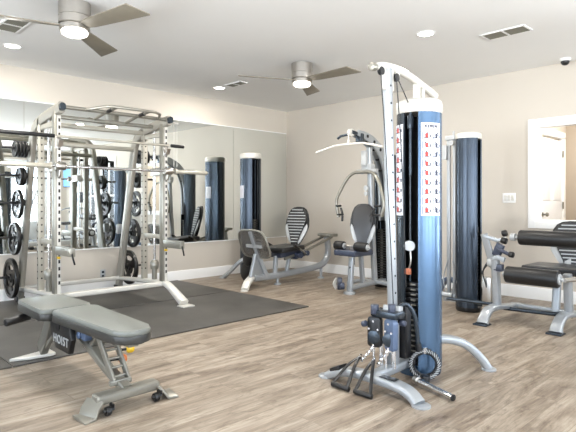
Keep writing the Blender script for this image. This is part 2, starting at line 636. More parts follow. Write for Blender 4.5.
# hall opening casing + hall room behind it
a, b, z0, z1 = OPEN
mb = MB()
cw = .08
for u in (a - cw / 2, b + cw / 2):
    mb.box((E - .012, u, (z0 + z1) / 2), (.024, cw, z1 - z0 + 2 * cw), bev=.006)
for z in (z0 - cw / 2, z1 + cw / 2):
    mb.box((E - .0125, (a + b) / 2, z), (.023, b - a, cw), bev=.006)
mb.box((E + T / 2, a + .01, (z0 + z1) / 2), (T, .02, z1 - z0))
mb.box((E + T / 2, b - .01, (z0 + z1) / 2), (T, .02, z1 - z0))
mb.box((E + T / 2, (a + b) / 2, z0 + .01), (T, b - a - .04, .02))
mb.box((E + T / 2, (a + b) / 2, z1 - .01), (T, b - a - .04, .02))
struct('trim_1', mb, M['trim'], 'white casing around the hall opening', 'trim')
HX0, HX1, HY0, HY1 = E + T, 8.47, .9, 2.7
mb = MB(); mb.box(((HX0 + HX1) / 2, (HY0 + HY1) / 2, -.05), (HX1 - HX0, HY1 - HY0, .1)); struct('floor_hall', mb, M['floor'], 'plank floor of the hall beyond the opening', 'floor')
mb = MB(); mb.box(((HX0 + HX1) / 2, (HY0 + HY1) / 2, H + .05), (HX1 - HX0, HY1 - HY0, .1)); struct('ceiling_hall', mb, M['ceil'], 'white ceiling of the hall beyond the opening', 'ceiling')
mb = MB(); mb.box(((HX0 + HX1) / 2, HY1 + .05, H / 2), (HX1 - HX0, .1, H)); struct('wall_hall_north', mb, M['wall'], 'pale hall wall holding the white door', 'wall')
mb = MB(); mb.box(((HX0 + HX1) / 2, HY0 - .05, H / 2), (HX1 - HX0, .1, H)); struct('wall_hall_south', mb, M['wall'], 'pale hall wall opposite the white door', 'wall')
mb = MB(); mb.box((HX1 + .05, (HY0 + HY1) / 2, H / 2), (.1, HY1 - HY0, H)); struct('wall_hall_east', mb, M['tan'], 'tan end wall of the hall', 'wall')
area('hall_ceiling_lamp', (7.5, 1.8, H - .03), (7.5, 1.8, 0), 1.0, .5, 40, (1, .97, .93))
# door in hall
dr = bpy.data.objects.new('door_1', None); dr.location = (7.76, HY1, 0); COL.objects.link(dr)
dr['kind'] = 'structure'; dr['category'] = 'door'; dr['label'] = 'white panelled hall door seen through the wall opening'
mb = MB(); mb.box((7.76, HY1 - .02, 1.02), (.84, .04, 2.03), bev=.004)
for cx in (7.56, 7.97):
    for cz, hz in ((.55, .7), (1.55, .75)):
        mb.box((cx, HY1 - .042, cz), (.27, .012, hz), bev=.005)
mb.build('door_leaf', M['door'], dr)
mb = MB()
for u in (7.29, 8.23):
    mb.box((u, HY1 - .03, 1.05), (.09, .06, 2.1), bev=.005)
mb.box((7.76, HY1 - .03, 2.12), (1.04, .06, .09), bev=.005)
mb.build('casing', M['trim'], dr)
for z in (.3, 1.1, 1.85):
    mb = MB(); mb.cyl((8.185, HY1 - .055, z - .05), (8.185, HY1 - .055, z + .05), .012, 10); mb.build('hinge', M['bronze'], dr)
mb = MB(); mb.lathe([(0, 0), (.03, 0), (.03, .008), (.012, .012), (.012, .04), (.028, .05), (.03, .065), (.02, .078), (0, .08)], (7.42, HY1 - .04, .98), (0, -1, 0)); mb.build('knob', M['bronze'], dr)

# mirrors: four frameless panels on the north wall
xs = [E - .02, 5.19, 3.62, 2.05, .48, -1.1]
lab = ['frameless mirror panel in the corner, reflecting the leg press tower',
       'frameless mirror panel right of the weight rack',
       'frameless mirror panel directly behind the weight rack',
       'frameless mirror panel left of the weight rack, partly out of frame',
       'frameless mirror panel furthest left along the wall']
for i, (x1, x0) in enumerate(zip(xs[:-1], xs[1:])):
    mb = MB(); mb.box(((x0 + x1) / 2, N - .006, (.55 + 2.345) / 2), (x1 - x0 - .004, .01, 2.345 - .55))
    tag(mb.build('mirror_panel', M['mirror'], origin=((x0 + x1) / 2, N - .006, .55)), lab[i], 'mirror', 'mirror panels along the cream wall')
mb = MB(); mb.box((2.63, N - .009, .544), (7.46, .018, .012)); mb.box((2.63, N - .009, 2.351), (7.46, .018, .012))
struct('trim_2', mb, M['trim'], 'thin metal channels holding the mirror edges', 'trim')

# rubber mats
for (x0, x1, y0, y1, lb) in ((1.15, 4.13, 3.92, 5.278, 'black rubber floor mat nearest the bench, under the rack feet'),
                             (1.15, 4.13, 5.300, 6.56, 'black rubber floor mat against the mirror wall')):
    mb = MB(); mb.box(((x0 + x1) / 2, (y0 + y1) / 2, .006), (x1 - x0, y1 - y0, .012), bev=.003)
    tag(mb.build('rubber_mat', M['mat'], origin=((x0 + x1) / 2, (y0 + y1) / 2, 0)), lb, 'mat', 'rubber mats under the rack')
for (x0, x1, y0, y1, lb) in ((-1.5, 1.142, 3.92, 5.278, 'black rubber floor mat left of the bench, running out of frame'),
                             (-1.5, 1.142, 5.300, 6.56, 'black rubber floor mat left of the rack by the wall')):
    mb = MB(); mb.box(((x0 + x1) / 2, (y0 + y1) / 2, .006), (x1 - x0, y1 - y0, .012), bev=.003)
    tag(mb.build('rubber_mat', M['mat'], origin=((x0 + x1) / 2, (y0 + y1) / 2, 0)), lb, 'mat', 'rubber mats under the rack')
FZ = .012   # top of the mats

# ------------------------------------------------------------------ weight towers shared by the cable machines
def tower(root, c, R, top, slot, hw=26, shellA='blue', shellB='slate', cap='white', z0=.05, stack_top=.8, capk=1.03, caph=.12):
    cx, cy = c
    ca = math.radians(slot)
    mb = MB(); mb.arcshell(c, R, .012, slot + hw, slot + 180, z0, top - caph + .01, 18)
    mb.build('tower_shell', M[shellA], root)
    mb = MB(); mb.arcshell(c, R, .012, slot - 180, slot - hw, z0, top - caph + .01, 18)
    mb.build('tower_shell', M[shellB], root)
    mb = MB(); mb.arcshell(c, R * .72, .01, slot + 60, slot + 300, z0, top - caph, 16)
    mb.box((cx, cy, z0 + .02), (R * 1.2, R * 1.2, .04)); mb.build('inner_liner', M['black'], root)
    mb = MB()
    r = R * capk
    mb.lathe([(0, 0), (r * .97, 0), (r, .01), (r, caph * .62), (r * .97, caph * .8), (r * .86, caph * .93), (r * .6, caph), (0, caph)], (cx, cy, top - caph), seg=36)
    mb.build('top_cap', M[cap], root)
    # weight stack between two rods
    ox, oy = math.cos(ca) * R * .35, math.sin(ca) * R * .35
    px, py = -math.sin(ca), math.cos(ca)
    mb = MB()
    n = int((stack_top - z0 - .06) / .034)
    for i in range(n):
        z = z0 + .06 + i * .034
        mb.box((cx + ox, cy + oy, z + .014), (R * .62, R * .95, .027), rot=(0, 0, ca), bev=.004)
    mb.build('weight_stack', M['iron'], root)
    mb = MB()
    for s in (-1, 1):
        q = s * R * .28
        mb.cyl((cx + ox + px * q, cy + oy + py * q, z0), (cx + ox + px * q, cy + oy + py * q, top - caph), .009, 10)
    mb.build('guide_rod', M['slate'], root)
    fx, fy = cx + math.cos(ca) * R * .7, cy + math.sin(ca) * R * .7
    mb = MB()
    for i in range(n):
        z = z0 + .06 + i * .034
        mb.box((fx, fy, z + .014), (.006, .035, .010), rot=(0, 0, ca))
    mb.build('number_tags', M['bronze'], root)
    return fx, fy

def chart(root, c, R, a0, a1, z0, z1, cols, rows, title=True):
    mb = MB()
    mb.use(M['paper']).arcshell(c, R + .0025, .002, a0, a1, z0, z1, 12)
    hh = (z1 - z0 - (.06 if title else .01)) / rows
    wa = (a1 - a0) / cols
    def patch(m, am, zm, w_, h_):
        da = math.degrees(w_ / R / 2)
        mb.use(m).arcshell(c, R + .0038, .0012, am - da, am + da, zm - h_ / 2, zm + h_ / 2, 2)
    for j in range(rows):
        for i in range(cols):
            am = a0 + wa * (i + .5); zm = z0 + .005 + hh * (j + .5)
            mm = M['red'] if i == 0 else M['ink']
            wd = math.radians(wa) * R
            lean = random.uniform(-.15, .15) * wd
            dl = math.degrees(lean / R)
            patch(mm, am, zm + hh * .02, wd * .26, hh * .44)
            patch(M['ink'], am + dl, zm + hh * .28, wd * .14, hh * .14)
            patch(M['ink'], am - dl, zm - hh * .22, wd * .42, hh * .10)
            patch(M['bluepart'], am + dl * .5, zm + hh * .08, wd * .5, hh * .06)
            patch(M['bluepart'], am - math.degrees(wd * .38 / R), zm, wd * .07, hh * .8)
            patch(M['ink'], am + math.degrees(wd * .36 / R), zm - hh * .05, wd * .1, hh * .3)
            patch(M['bluepart'], am, zm + hh * .46, wd * .95, hh * .05)
            patch(M['wing'], am, zm - hh * .42, wd * .8, hh * .03)
    if title:
        am = (a0 + a1) / 2
        wd = math.radians(a1 - a0) * R
        patch(M['ink'], am - 2, z1 - .022, wd * .62, .008)
        for q in (-.28, -.18, -.05, .06, .16, .27):
            patch(M['ink'], am + math.degrees(q * wd / R), z1 - .026 + random.uniform(0, .006), wd * .05, .022)
    mb.build('exercise_chart', M['paper'], root)

def leg_arc(mb, p_in, p_out, rise=.16, w_=.075, h_=.055, padr=True):
    p_in, p_out = Vector(p_in), Vector(p_out)
    d = p_out - p_in
    pts = [p_in, p_in + d * .3 + Vector((0, 0, rise * .15)), p_in + d * .62 + Vector((0, 0, 0)), p_out * 1.0]
    pts = [Vector((p_in.x, p_in.y, rise)), Vector((*(p_in + d * .35).xy, rise * 1.0)), Vector((*(p_in + d * .68).xy, rise * .72)), Vector((*(p_in + d * .9).xy, rise * .3)), Vector((p_out.x, p_out.y, .02))]
    mb.bar(pts, w_, h_, smooth=5, rnd=.35, scale=[1, 1, 1, 1.0, 1.15])

def floor_pad(mb, x, y, r=.05, z=0.0, h=.014):
    mb.lathe([(0, 0), (r, 0), (r, h * .6), (r * .85, h), (0, h)], (x, y, z), seg=20)

# ------------------------------------------------------------------ functional trainer (front, right of centre)
def functional_trainer():
    AX = 1.93
    C = (3.117, 1.921)
    root = thing('cable_machine', 'tall single column cable machine with blue tower and exercise charts, nearest the camera', 'exercise machine', (2.85, 1.93, 0))
    tower(root, C, .150, 1.845, 190.5, hw=19, shellA='blue', shellB='slate', stack_top=.62, caph=.10, capk=1.03)
    chart(root, C, .150, 216, 272, 1.06, 1.67, 2, 9)
    chart(root, C, .150, 122, 168, 1.06, 1.67, 1, 9, False)
    bot, top = Vector((2.82, AX, .36)), Vector((2.755, AX, 2.0))
    mb = MB(); mb.bar([bot, bot.lerp(top, .5), top], .05, .056, up=(1, 0, 0), smooth=3, rnd=.25)
    mast = mb.build('mast', M['silver'], root)
    mb = MB()
    for i in range(14):
        p = bot.lerp(top, .06 + i * .067)
        mb.cyl(p + Vector((0, -.0245, 0)), p + Vector((0, -.027, 0)), .007, 10)
    mb.build('adjustment_holes', M['hole'], mast)
    mb = MB()
    mb.bar([(2.625, AX, 1.985), (2.70, AX, 2.005), (2.80, AX, 2.012), (2.92, AX, 2.003), (3.04, AX, 1.985), (3.16, AX, 1.955), (3.26, AX - .005, 1.925), (3.325, AX - .01, 1.898)], .05, .048, smooth=4, rnd=.4)
    mb.build('top_boom', M['white'], root)
    mb = MB(); mb.cyl((2.585, AX, 1.98), (2.635, AX, 1.987), .026, 16, bev=.006); mb.build('end_cap', M['bronze'], root)
    mb = MB(); mb.box((2.765, AX, 1.93), (.10, .028, .14), bev=.01); mb.box((2.85, AX, 1.965), (.045, .045, .05), bev=.01); mb.build('boom_bracket', M['white'], root)
    mb = MB(); mb.box((3.10, AX, 1.90), (.03, .045, .13), bev=.01); mb.box((3.16, AX, 1.89), (.03, .045, .11), bev=.01); mb.box((3.13, AX, 1.85), (.11, .06, .02), bev=.005); mb.build('boom_saddle', M['white'], root)
    for (x, z) in ((2.665, 1.965), (2.83, 1.95)):
        mb = MB(); mb.lathe([(0, -.01), (.026, -.01), (.026, -.007), (.02, -.003), (.02, .003), (.026, .007), (.026, .01), (0, .01)], (x, AX - .018, z), (0, 1, 0), 20)
        mb.build('pulley', M['black'], root)
    for pts in ([(2.645, AX - .03, 1.96), (2.69, AX - .035, 1.5), (2.735, AX - .04, .9), (2.74, AX - .06, .46)], [(2.80, AX - .04, 1.945), (2.855, AX - .045, 1.4), (2.90, AX - .045, .6)], [(2.84, AX - .02, 1.95), (2.985, C[1] - .01, 1.78), (2.985, C[1], 1.7)], [(2.985, C[1] - .01, 1.78), (2.985, C[1] - .01, .7)]):
        mb = MB(); mb.tube(pts, .0035, 6, smooth=3); mb.build('cable', M['black'], root)
    mb = MB(); mb.lathe([(0, -.012), (.034, -.012), (.034, -.007), (.027, 0), (.034, .007), (.034, .012), (0, .012)], (2.975, C[1] - .014, .86), (-.6, -.8, 0), 22); mb.build('pulley', M['wing'], root)
    mb = MB(); mb.tube([(2.985, 1.905, 1.77), (2.985, 1.905, 1.33)], .011, 10); mb.box((2.985, 1.905, 1.68), (.03, .035, .09), bev=.008); mb.build('pulley_hanger', M['slate'], root)
    mb = MB(); mb.box((2.975, 1.918, .69), (.02, .04, .04), bev=.004); mb.build('weight_label', M['copper'], root)
    mb = MB(); mb.tube([(2.98, 1.905, .85), (2.975, 1.895, .76), (2.98, 1.915, .71)], .006, 8, smooth=3); mb.build('selector_link', M['steel'], root)
    mb = MB()
    pts = [(2.57, 1.585, .012), (2.58, 1.635, .045), (2.585, 1.70, .066), (2.59, 1.82, .076), (2.59, 1.93, .077), (2.59, 2.05, .075), (2.585, 2.16, .058), (2.58, 2.235, .028), (2.575, 2.27, .012)]
    mb.bar(pts, .085, .05, up=(0, 0, 1), smooth=4, rnd=.35)
    mb.build('front_foot', M['silver'], root)
    mb = MB(); mb.box((2.588, 1.80, .1025), (.05, .11, .004), bev=.002); mb.build('logo_plate', M['black'], root)
    mb = MB(); mb.box((2.588, 2.19, .074), (.088, .09, .03), rot=(-.42, 0, 0), bev=.01); mb.build('grip_plate', M['black'], root)
    for y in (1.575, 2.28):
        mb = MB(); floor_pad(mb, 2.575, y, .055); mb.build('foot_pad', M['silver'], root)
    mb = MB(); mb.bar([(2.6, AX, .075), (3.05, AX, .09)], .075, .06, rnd=.3); mb.build('base_rail', M['silver'], root)
    for s in (-1, 1):
        mb = MB()
        mb.bar([(C[0] + .05, C[1] + s * .05, .20), (C[0] + .13, C[1] + s * .12, .215), (C[0] + .23, C[1] + s * .21, .18), (C[0] + .31, C[1] + s * .28, .09), (C[0] + .35, C[1] + s * .32, .012)], .075, .055, smooth=5, rnd=.35)
        floor_pad(mb, C[0] + .355, C[1] + s * .325, .05)
        mb.build('rear_leg', M['silver'], root)
    mb = MB(); mb.lathe([(0, 0), (.142, 0), (.146, .015), (.146, .05), (.13, .06), (0, .06)], (C[0], C[1], .0), seg=32); mb.build('tower_base', M['blue'], root)
    mb = MB(); mb.box((2.82, AX, .23), (.07, .06, .28), bev=.012); mb.build('mast_socket', M['silver'], root)
    for x, y, r, z in ((2.74, 1.87, .015, .28), (2.74, 1.965, .015, .28), (2.70, 1.90, .008, .25), (2.70, 1.995, .008, .25)):
        mb = MB(); mb.cyl((x, y, .11), (x, y, z), r, 12); mb.build('support_post', M['chrome'], root)
    for y, mm, rz in ((1.855, 'bluepart', -.3), (1.975, 'black', .15)):
        out = rrect(.095, .19, .022, 4)
        mt = Matrix.Translation((2.69, y, .33)) @ Euler((0, 0, rz)).to_matrix().to_4x4() @ basis((0, 1, 0), (0, 0, 1), (0, 0, 0))
        mb = MB(); mb.prism(out, mt, .04, bev=.008)
        h = mb.build('pulley_housing', M[mm], root)
        mb = MB(); mb.lathe([(0, 0), (.04, 0), (.04, .008), (.015, .014), (0, .014)], mt @ Vector((0, -.03, -.018)), (-1, -.25, 0), 22); mb.build('pulley_cover', M['slate'], h)
        for u, v in ((0, .07), (.03, .02), (-.03, .02), (0, -.08)):
            mb = MB(); q = mt @ Vector((u, v, -.018)); mb.cyl(q, q + Vector((-.012, -.003, 0)), .007, 8); mb.build('bolt', M['chrome'], h)
    mb = MB(); mb.box((2.74, 1.915, .445), (.11, .19, .045), bev=.012); cg = mb.build('carriage', M['slate'], root)
    for p0, p1, r in (((2.70, 1.985, .44), (2.70, 1.985, .50), .027), ((2.72, 1.87, .44), (2.72, 1.87, .515), .024), ((2.75, 1.83, .40), (2.75, 1.79, .40), .018), ((2.66, 2.02, .38), (2.66, 2.05, .37), .02)):
        mb = MB(); mb.cyl(p0, p1, r, 16, bev=.005); mb.build('carriage_knob', M['navy'], cg)
    mb = MB(); mb.box((2.775, 1.90, .47), (.05, .12, .05), rot=(0, .2, .2), bev=.01); mb.build('latch', M['wing'], cg)
    mb = MB(); mb.tube([(2.80, 1.87, .485), (2.84, 1.84, .50), (2.88, 1.81, .43), (2.90, 1.80, .3), (2.905, 1.80, .24)], .014, 10, smooth=5); mb.build('cable_sleeve', M['slate'], root)
    mb = MB(); mb.cyl((2.905, 1.80, .25), (2.91, 1.795, .20), .02, 12); mb.build('sleeve_end', M['black'], root)
    mb = MB(); mb.box((2.90, 1.90, .31), (.07, .07, .34), bev=.01); mb.build('cable_guard', M['black'], root)
    for y, t in ((1.87, (2.668, 1.935, .135)), (1.99, (2.668, 2.065, .135))):
        mb = MB(); mb.tube([(2.70, y, .24), (2.685, y + .03, .19), t], .006, 8, smooth=3)
        for k in range(5):
            p = Vector((2.70, y, .23)).lerp(Vector(t), k / 4)
            mb.cyl(p + Vector((0, 0, -.01)), p + Vector((0, 0, .01)), .011, 8)
        mb.build('connector_chain', M['chrome'], root)
functional_trainer()

def strap_loop(apex, g0, g1, label):
    apex, g0, g1 = Vector(apex), Vector(g0), Vector(g1)
    root = thing('stirrup_strap', label, 'strap handle', ((g0 + g1) / 2).to_tuple()[:2] + (0,), 'strap handles on the cable machine')
    d = (g1 - g0).normalized()
    mb = MB(); mb.cyl(g0, g1, .0165, 14, bev=.004); mb.build('grip', M['rubber'], root)
    for g in (g0 + d * .012, g1 - d * .012):
        mb = MB()
        m1 = apex.lerp(g, .35); m1.z = .128
        m2 = apex.lerp(g, .62); m2.z = .095
        mb.bar([apex, m1, m2, g + Vector((0, 0, .012))], .021, .007, up=(0, 0, 1), smooth=3)
        mb.build('webbing', M['black'], root)
    mb = MB(); mb.lathe([(.016, -.003), (.021, 0), (.016, .003), (.011, 0), (.016, -.003)], apex, (0, 1, .3), 16); mb.build('ring', M['chrome'], root)
strap_loop((2.675, 2.085, .150), (2.455, 2.13, .019), (2.455, 1.995, .019), 'black strap handle on the left, draped over the cable machine foot')
strap_loop((2.675, 1.975, .150), (2.455, 1.955, .019), (2.455, 1.825, .019), 'black strap handle on the right, next to the chrome bar side')

# coiled rope hanging at the tower base
def coil():
    c = Vector((2.985, 1.80, .104)); 
    nrm = Vector((-.80, -.60, 0)).normalized()
    c = c + nrm * .02
    root = thing('coiled_rope', 'coiled black rope looped against the foot of the blue tower', 'rope', (c.x, c.y, 0))
    side = Vector((-nrm.y, nrm.x, 0)); up = Vector((0, 0, 1))
    mb = MB()
    n = 34
    for k in range(n):
        a = 2 * PI * k / n
        r = .085 + .004 * math.sin(k * 2.1)
        p = c + side * math.cos(a) * r + up * math.sin(a) * r
        tg = -side * math.sin(a) + up * math.cos(a)
        rad = side * math.cos(a) + up * math.sin(a)
        q = (tg + rad * .8).normalized()
        mb.cyl(p - q * .022 + nrm * .004, p + q * .022 - nrm * .004, .0085, 8, bev=.003)
    mb.tube([c + side * math.cos(2 * PI * k / 28) * .076 + up * math.sin(2 * PI * k / 28) * .076 - nrm * .006 for k in range(28)], .012, 8, closed=True)
    mb.build('rope_loop', M['rubber'], root)
    mb = MB()
    for k in range(n):
        a = 2 * PI * (k + .5) / n
        rad = side * math.cos(a) + up * math.sin(a)
        tg = -side * math.sin(a) + up * math.cos(a)
        p = c + rad * .088 + nrm * .009
        q = (tg + rad * .9).normalized()
        mb.cyl(p - q * .014, p + q * .014, .003, 6)
    mb.build('rope_strands', M['wing'], root)
    mb = MB(); mb.cyl(c + Vector((0, 0, .11)), c + Vector((0, 0, .07)), .012, 10); mb.build('snap_hook', M['chrome'], root)
    mb = MB(); mb.cyl((c.x + nrm.x * .04, c.y + nrm.y * .04, .0), (c.x + nrm.x * .04, c.y + nrm.y * .04, .045), .028, 16, bev=.008); mb.build('rubber_stopper', M['rubber'], root)
coil()
mb0 = thing('short_bar', 'short chrome bar with black end lying on the floor by the cable machine', 'bar', (2.80, 1.6, 0))
mb = MB(); mb.cyl((2.845, 1.76, .032), (2.775, 1.49, .021), .0185, 16); mb.build('shaft', M['chrome'], mb0)
mb = MB(); mb.cyl((2.7755, 1.492, .021), (2.7735, 1.482, .021), .0195, 16, bev=.002); mb.build('end_cap', M['black'], mb0)
mb = MB(); mb.cyl((2.845, 1.758, .034), (2.852, 1.79, .036), .026, 16, bev=.004); mb.build('collar', M['steel'], mb0)

# ------------------------------------------------------------------ smith rack
XL, XR = 1.95, 3.15
def strut_y(z):
    return 6.37 - .239 * (z - .2)

rack = thing('weight_rack', 'large platinum smith machine cage with plate pegs in front of the mirror', 'weight rack', ((XL + XR) / 2, 5.6, 0))
for s, X in ((-1, XL), (1, XR)):
    mb = MB()
    mb.bar([(X, 6.41, .05), (X, strut_y(.2), .2), (X, strut_y(.9), .9), (X, 6.02, 1.68), (X, 5.95, 1.88), (X, 5.80, 1.985), (X, 5.5, 2.035), (X, 5.17, 2.075)], .06, .112, up=(0, -1, 0), smooth=5, rnd=.3)
    st = mb.build('rear_strut', M['pewter'], rack)
    mb = MB(); mb.bar([(X, 5.18, 2.073), (X, 5.13, 2.08)], .055, .07, up=(0, 0, 1), rnd=.35); mb.build('end_cap', M['slate'], st)
    mb = MB(); mb.box((X, 6.40, .8), (.066, .05, .12), rot=(.2, 0, 0), bev=.01); mb.build('decal', M['wing'], st)
    # front upright
    mb = MB(); mb.box((X, 5.30, 1.12), (.066, .075, 1.86), bev=.008)
    fu = mb.build('front_upright', M['bronze'], rack)  # darker paint stands in for shade beside the pale strip
    mb = MB()
    for k in range(24):
        z = .35 + k * .07
        mb.box((X + .012, 5.2585, z), (.018, .002, .034), bev=.0)
    mb.build('adjustment_holes', M['hole'], fu)
    mb = MB(); mb.box((X + .01, 5.26, 1.12), (.036, .001, 1.8)); mb.build('lit_face_strip', M['white'], fu)  # white strip stands in for light on the front face
    # rear upright
    mb = MB(); mb.box((X, 5.74, 1.12), (.06, .06, 1.82), bev=.008)
    ru = mb.build('rear_upright', M['platinum'], rack)
    mb = MB()
    for k in range(24):
        z = .35 + k * .07
        mb.cyl((X - .031, 5.74, z), (X - .0325, 5.74, z), .009, 10)
        mb.cyl((X, 5.709, z), (X, 5.7075, z), .009, 10)
    mb.build('adjustment_holes', M['hole'], ru)
    mb = MB(); mb.cyl((X, 5.50, .24), (X, 5.50, 2.03), .016, 14); mb.build('guide_rod', M['chrome'], rack)
    # base
    mb = MB(); mb.bar([(X, 6.40, .16), (X, 5.75, .20), (X, 5.30, .215), (X, 5.16, .19), (X, 4.87, .047)], .085, .055, smooth=4, rnd=.3, scale=[.8, .9, 1, 1, 1.25])
    mb.build('side_rail', M['white'], rack)
    mb = MB(); mb.box((X, 4.83, FZ + .008), (.15, .12, .016), bev=.006); mb.cyl((X, 4.93, .085), (X, 4.925, .096), .018, 12); mb.build('foot_pad', M['white'], rack)
    mb = MB(); mb.box((X, 6.42, FZ + .03), (.09, .1, .06), bev=.01); mb.build('rubber_foot', M['black'], rack)
    for z in (.75, 1.93):
        mb = MB(); mb.box((X, 5.52, z), (.04, .44, .05), bev=.006)
        mb.build('side_brace', M['platinum'], rack)
    # spotter arm
    mb = MB(); mb.box((X, 5.085, .675), (.06, .36, .085), bev=.008)
    sp = mb.build('safety_arm', M['bronze'], rack)
    mb = MB(); mb.tube([(X, 4.91, .66), (X, 4.89, .62), (X + .02, 4.9, .56)], .009, 8, smooth=3); mb.build('safety_hook', M['black'], sp)
    mb = MB(); mb.cyl((X, 5.265, .6), (X, 5.225, .6), .013, 12, bev=.003); mb.build('locking_pin', M['yellow'], sp)
    # j hook high and bar catch
    mb = MB(); mb.bar([(X, 5.26, 1.70), (X, 5.21, 1.70), (X, 5.19, 1.755)], .05, .018, up=(0, 0, 1)); mb.box((X, 5.254, 1.74), (.055, .012, .12), bev=.004); mb.build('bar_hook', M['steel'], rack)
    # smith carriage
    mb = MB(); mb.box((X, 5.42, 1.5), (.08, .2, .1), bev=.015); mb.cyl((X - .05, 5.2, 1.5), (X + .05, 5.2, 1.5), .04, 18, bev=.008)
    mb.box((X, 5.215, 1.44), (.02, .05, .09), rot=(.3, 0, 0), bev=.006); mb.build('bar_carriage', M['steel'], rack)
    mb = MB(); mb.lathe([(0, 0), (.045, 0), (.05, .03), (.05, .08), (.03, .11), (0, .11)], (X, 5.50, .36), seg=20); mb.lathe([(.02, 0), (.03, 0), (.03, .12), (.02, .12)], (X, 5.5, .24), seg=14); mb.build('bumper_stop', M['bronze'], rack)
    # plate pegs
    for z in (.31, .76, 1.14, 1.44, 1.73):
        y = strut_y(z)
        mb = MB(); mb.cyl((X + s * .03, y, z), (X + s * .045, y, z), .035, 16); mb.cyl((X + s * .04, y, z), (X + s * .30, y, z), .0135, 14, bev=.003)
        mb.build('plate_peg', M['black'], rack)
mb = MB(); mb.bar([(XL, 5.30, .21), (XR, 5.30, .21)], .07, .055, rnd=.25); mb.build('cross_bar', M['white'], rack)
mb = MB(); mb.bar([(XL, 6.36, .17), (XR, 6.36, .17)], .05, .05, rnd=.25); mb.build('cross_bar', M['white'], rack)
mb = MB(); mb.bar([(XL, 5.98, 1.80), (XR, 5.98, 1.80)], .05, .05, rnd=.25); mb.build('cross_bar', M['platinum'], rack)
mb = MB(); mb.bar([(XL, 5.74, 1.98), (XR, 5.74, 1.98)], .05, .05, rnd=.25); mb.build('cross_bar', M['platinum'], rack)
mb = MB(); mb.cyl((XL, 5.2, 2.085), (XR, 5.2, 2.085), .02, 14)
mb.tube([(2.2, 5.2, 2.085), (2.3, 5.0, 2.10), (2.38, 4.95, 2.105), (2.85, 4.95, 2.105), (2.93, 5.0, 2.10), (3.03, 5.2, 2.085)], .015, 10)
for x in (2.42, 2.78):
    mb.tube([(x, 5.5, 2.04), (x, 5.2, 2.085), (x, 4.95, 2.105)], .016, 10)
mb.bar([(XL, 5.5, 2.03), (XR, 5.5, 2.03)], .05, .04)
mb.build('pull_up_bar', M['bronze'], rack)
for x in (2.42, 2.78):
    mb = MB(); mb.cyl((x, 5.06, 2.096), (x, 5.16, 2.088), .021, 12, bev=.004); mb.build('grip', M['rubber'], rack)
# smith bar
mb = MB(); mb.cyl((1.3, 5.2, 1.5), (3.70, 5.2, 1.5), .0145, 16)
sb = mb.build('guided_bar', M['chrome'], rack)
for s, X in ((-1, XL), (1, XR)):
    mb = MB(); mb.cyl((X + s * .09, 5.2, 1.5), (X + s * .53, 5.2, 1.5), .0235, 20, bev=.004); mb.lathe([(.02, -.012), (.034, -.012), (.034, .012), (.02, .012)], (X + s * .1, 5.2, 1.5), (1, 0, 0), 20)
    mb.build('sleeve', M['platinum'], sb)
# cable lines at right top
mb = MB(); mb.tube([(3.24, 5.22, 2.07), (3.24, 5.22, 1.56)], .003, 6); mb.tube([(3.28, 5.22, 2.07), (3.28, 5.22, 1.56)], .003, 6)
mb.cyl((3.15, 5.22, 2.06), (3.3, 5.22, 2.06), .01, 8); mb.build('cable', M['white'], rack)

# upper barbell
bb = thing('barbell', 'straight barbell with black ends held high on the rack hooks', 'barbell', (2.45, 5.22, 1.745))
mb = MB(); mb.cyl((1.93, 5.218, 1.795), (3.17, 5.218, 1.795), .013, 14); mb.build('shaft', M['platinum'], bb)
for a_, b_ in ((1.30, 1.90), (3.20, 3.37)):
    mb = MB(); mb.cyl((a_, 5.218, 1.795), (b_, 5.218, 1.795), .02, 16, bev=.004); mb.build('sleeve', M['black'], bb)

# weight plates
def make_plate(D, th):
    R = D / 2
    mb = MB()
    hub, hole = max(.035, R * .2), .027
    # rim, web with openings, hub (axis = x)
    mb.lathe([(R * .84, -th / 2), (R * .97, -th / 2), (R, -th * .3), (R, th * .3), (R * .97, th / 2), (R * .84, th / 2), (R * .80, th * .25), (R * .80, -th * .25), (R * .84, -th / 2)], axis=(1, 0, 0), seg=36)
    mb.lathe([(hole, -th / 2), (hub, -th / 2), (hub + .004, -th * .3), (hub + .004, th * .3), (hub, th / 2), (hole, th / 2), (hole, -th / 2)], axis=(1, 0, 0), seg=24)
    if D > .25:
        for k in range(3):
            a = 2 * PI * k / 3 + .5
            n = 8
            for i in range(n):
                a0 = a + (i - n / 2) * .105; a1 = a0 + .106
                vs = []
                for xx in (-th * .22, th * .22):
                    for aa, rr in ((a0, hub), (a1, hub), (a1, R * .82), (a0, R * .82)):
                        vs.append(mb.bm.verts.new((xx, rr * math.cos(aa), rr * math.sin(aa))))
                fs = [mb.bm.faces.new([vs[j] for j in q]) for q in ((0, 1, 2, 3), (7, 6, 5, 4), (0, 4, 5, 1), (3, 2, 6, 7), (1, 5, 6, 2), (4, 0, 3, 7))]
                mb._faces(fs)
        mb.lathe([(hub, -th * .2), (R * .42, -th * .2), (R * .42, th * .2), (hub, th * .2)], axis=(1, 0, 0), seg=24)
        mb.lathe([(R * .68, -th * .2), (R * .82, -th * .2), (R * .82, th * .2), (R * .68, th * .2), (R * .68, -th * .2)], axis=(1, 0, 0), seg=30)
    else:
        mb.lathe([(hub, -th * .22), (R * .82, -th * .22), (R * .82, th * .22), (hub, th * .22)], axis=(1, 0, 0), seg=30)
    o = mb.build('weight_plate', M['iron'])
    return o
sizes = [(.45, .045, .31, 1, 'largest'), (.37, .04, .76, 1, 'second largest'), (.33, .035, 1.14, 1, 'mid sized'), (.20, .026, 1.44, 2, 'small'), (.175, .02, 1.73, 4, 'smallest')]
pegw = {.31: 'bottom', .76: 'second lowest', 1.14: 'middle', 1.44: 'second highest', 1.73: 'top'}
ordw = ['innermost', 'second outward', 'third outward', 'outermost']
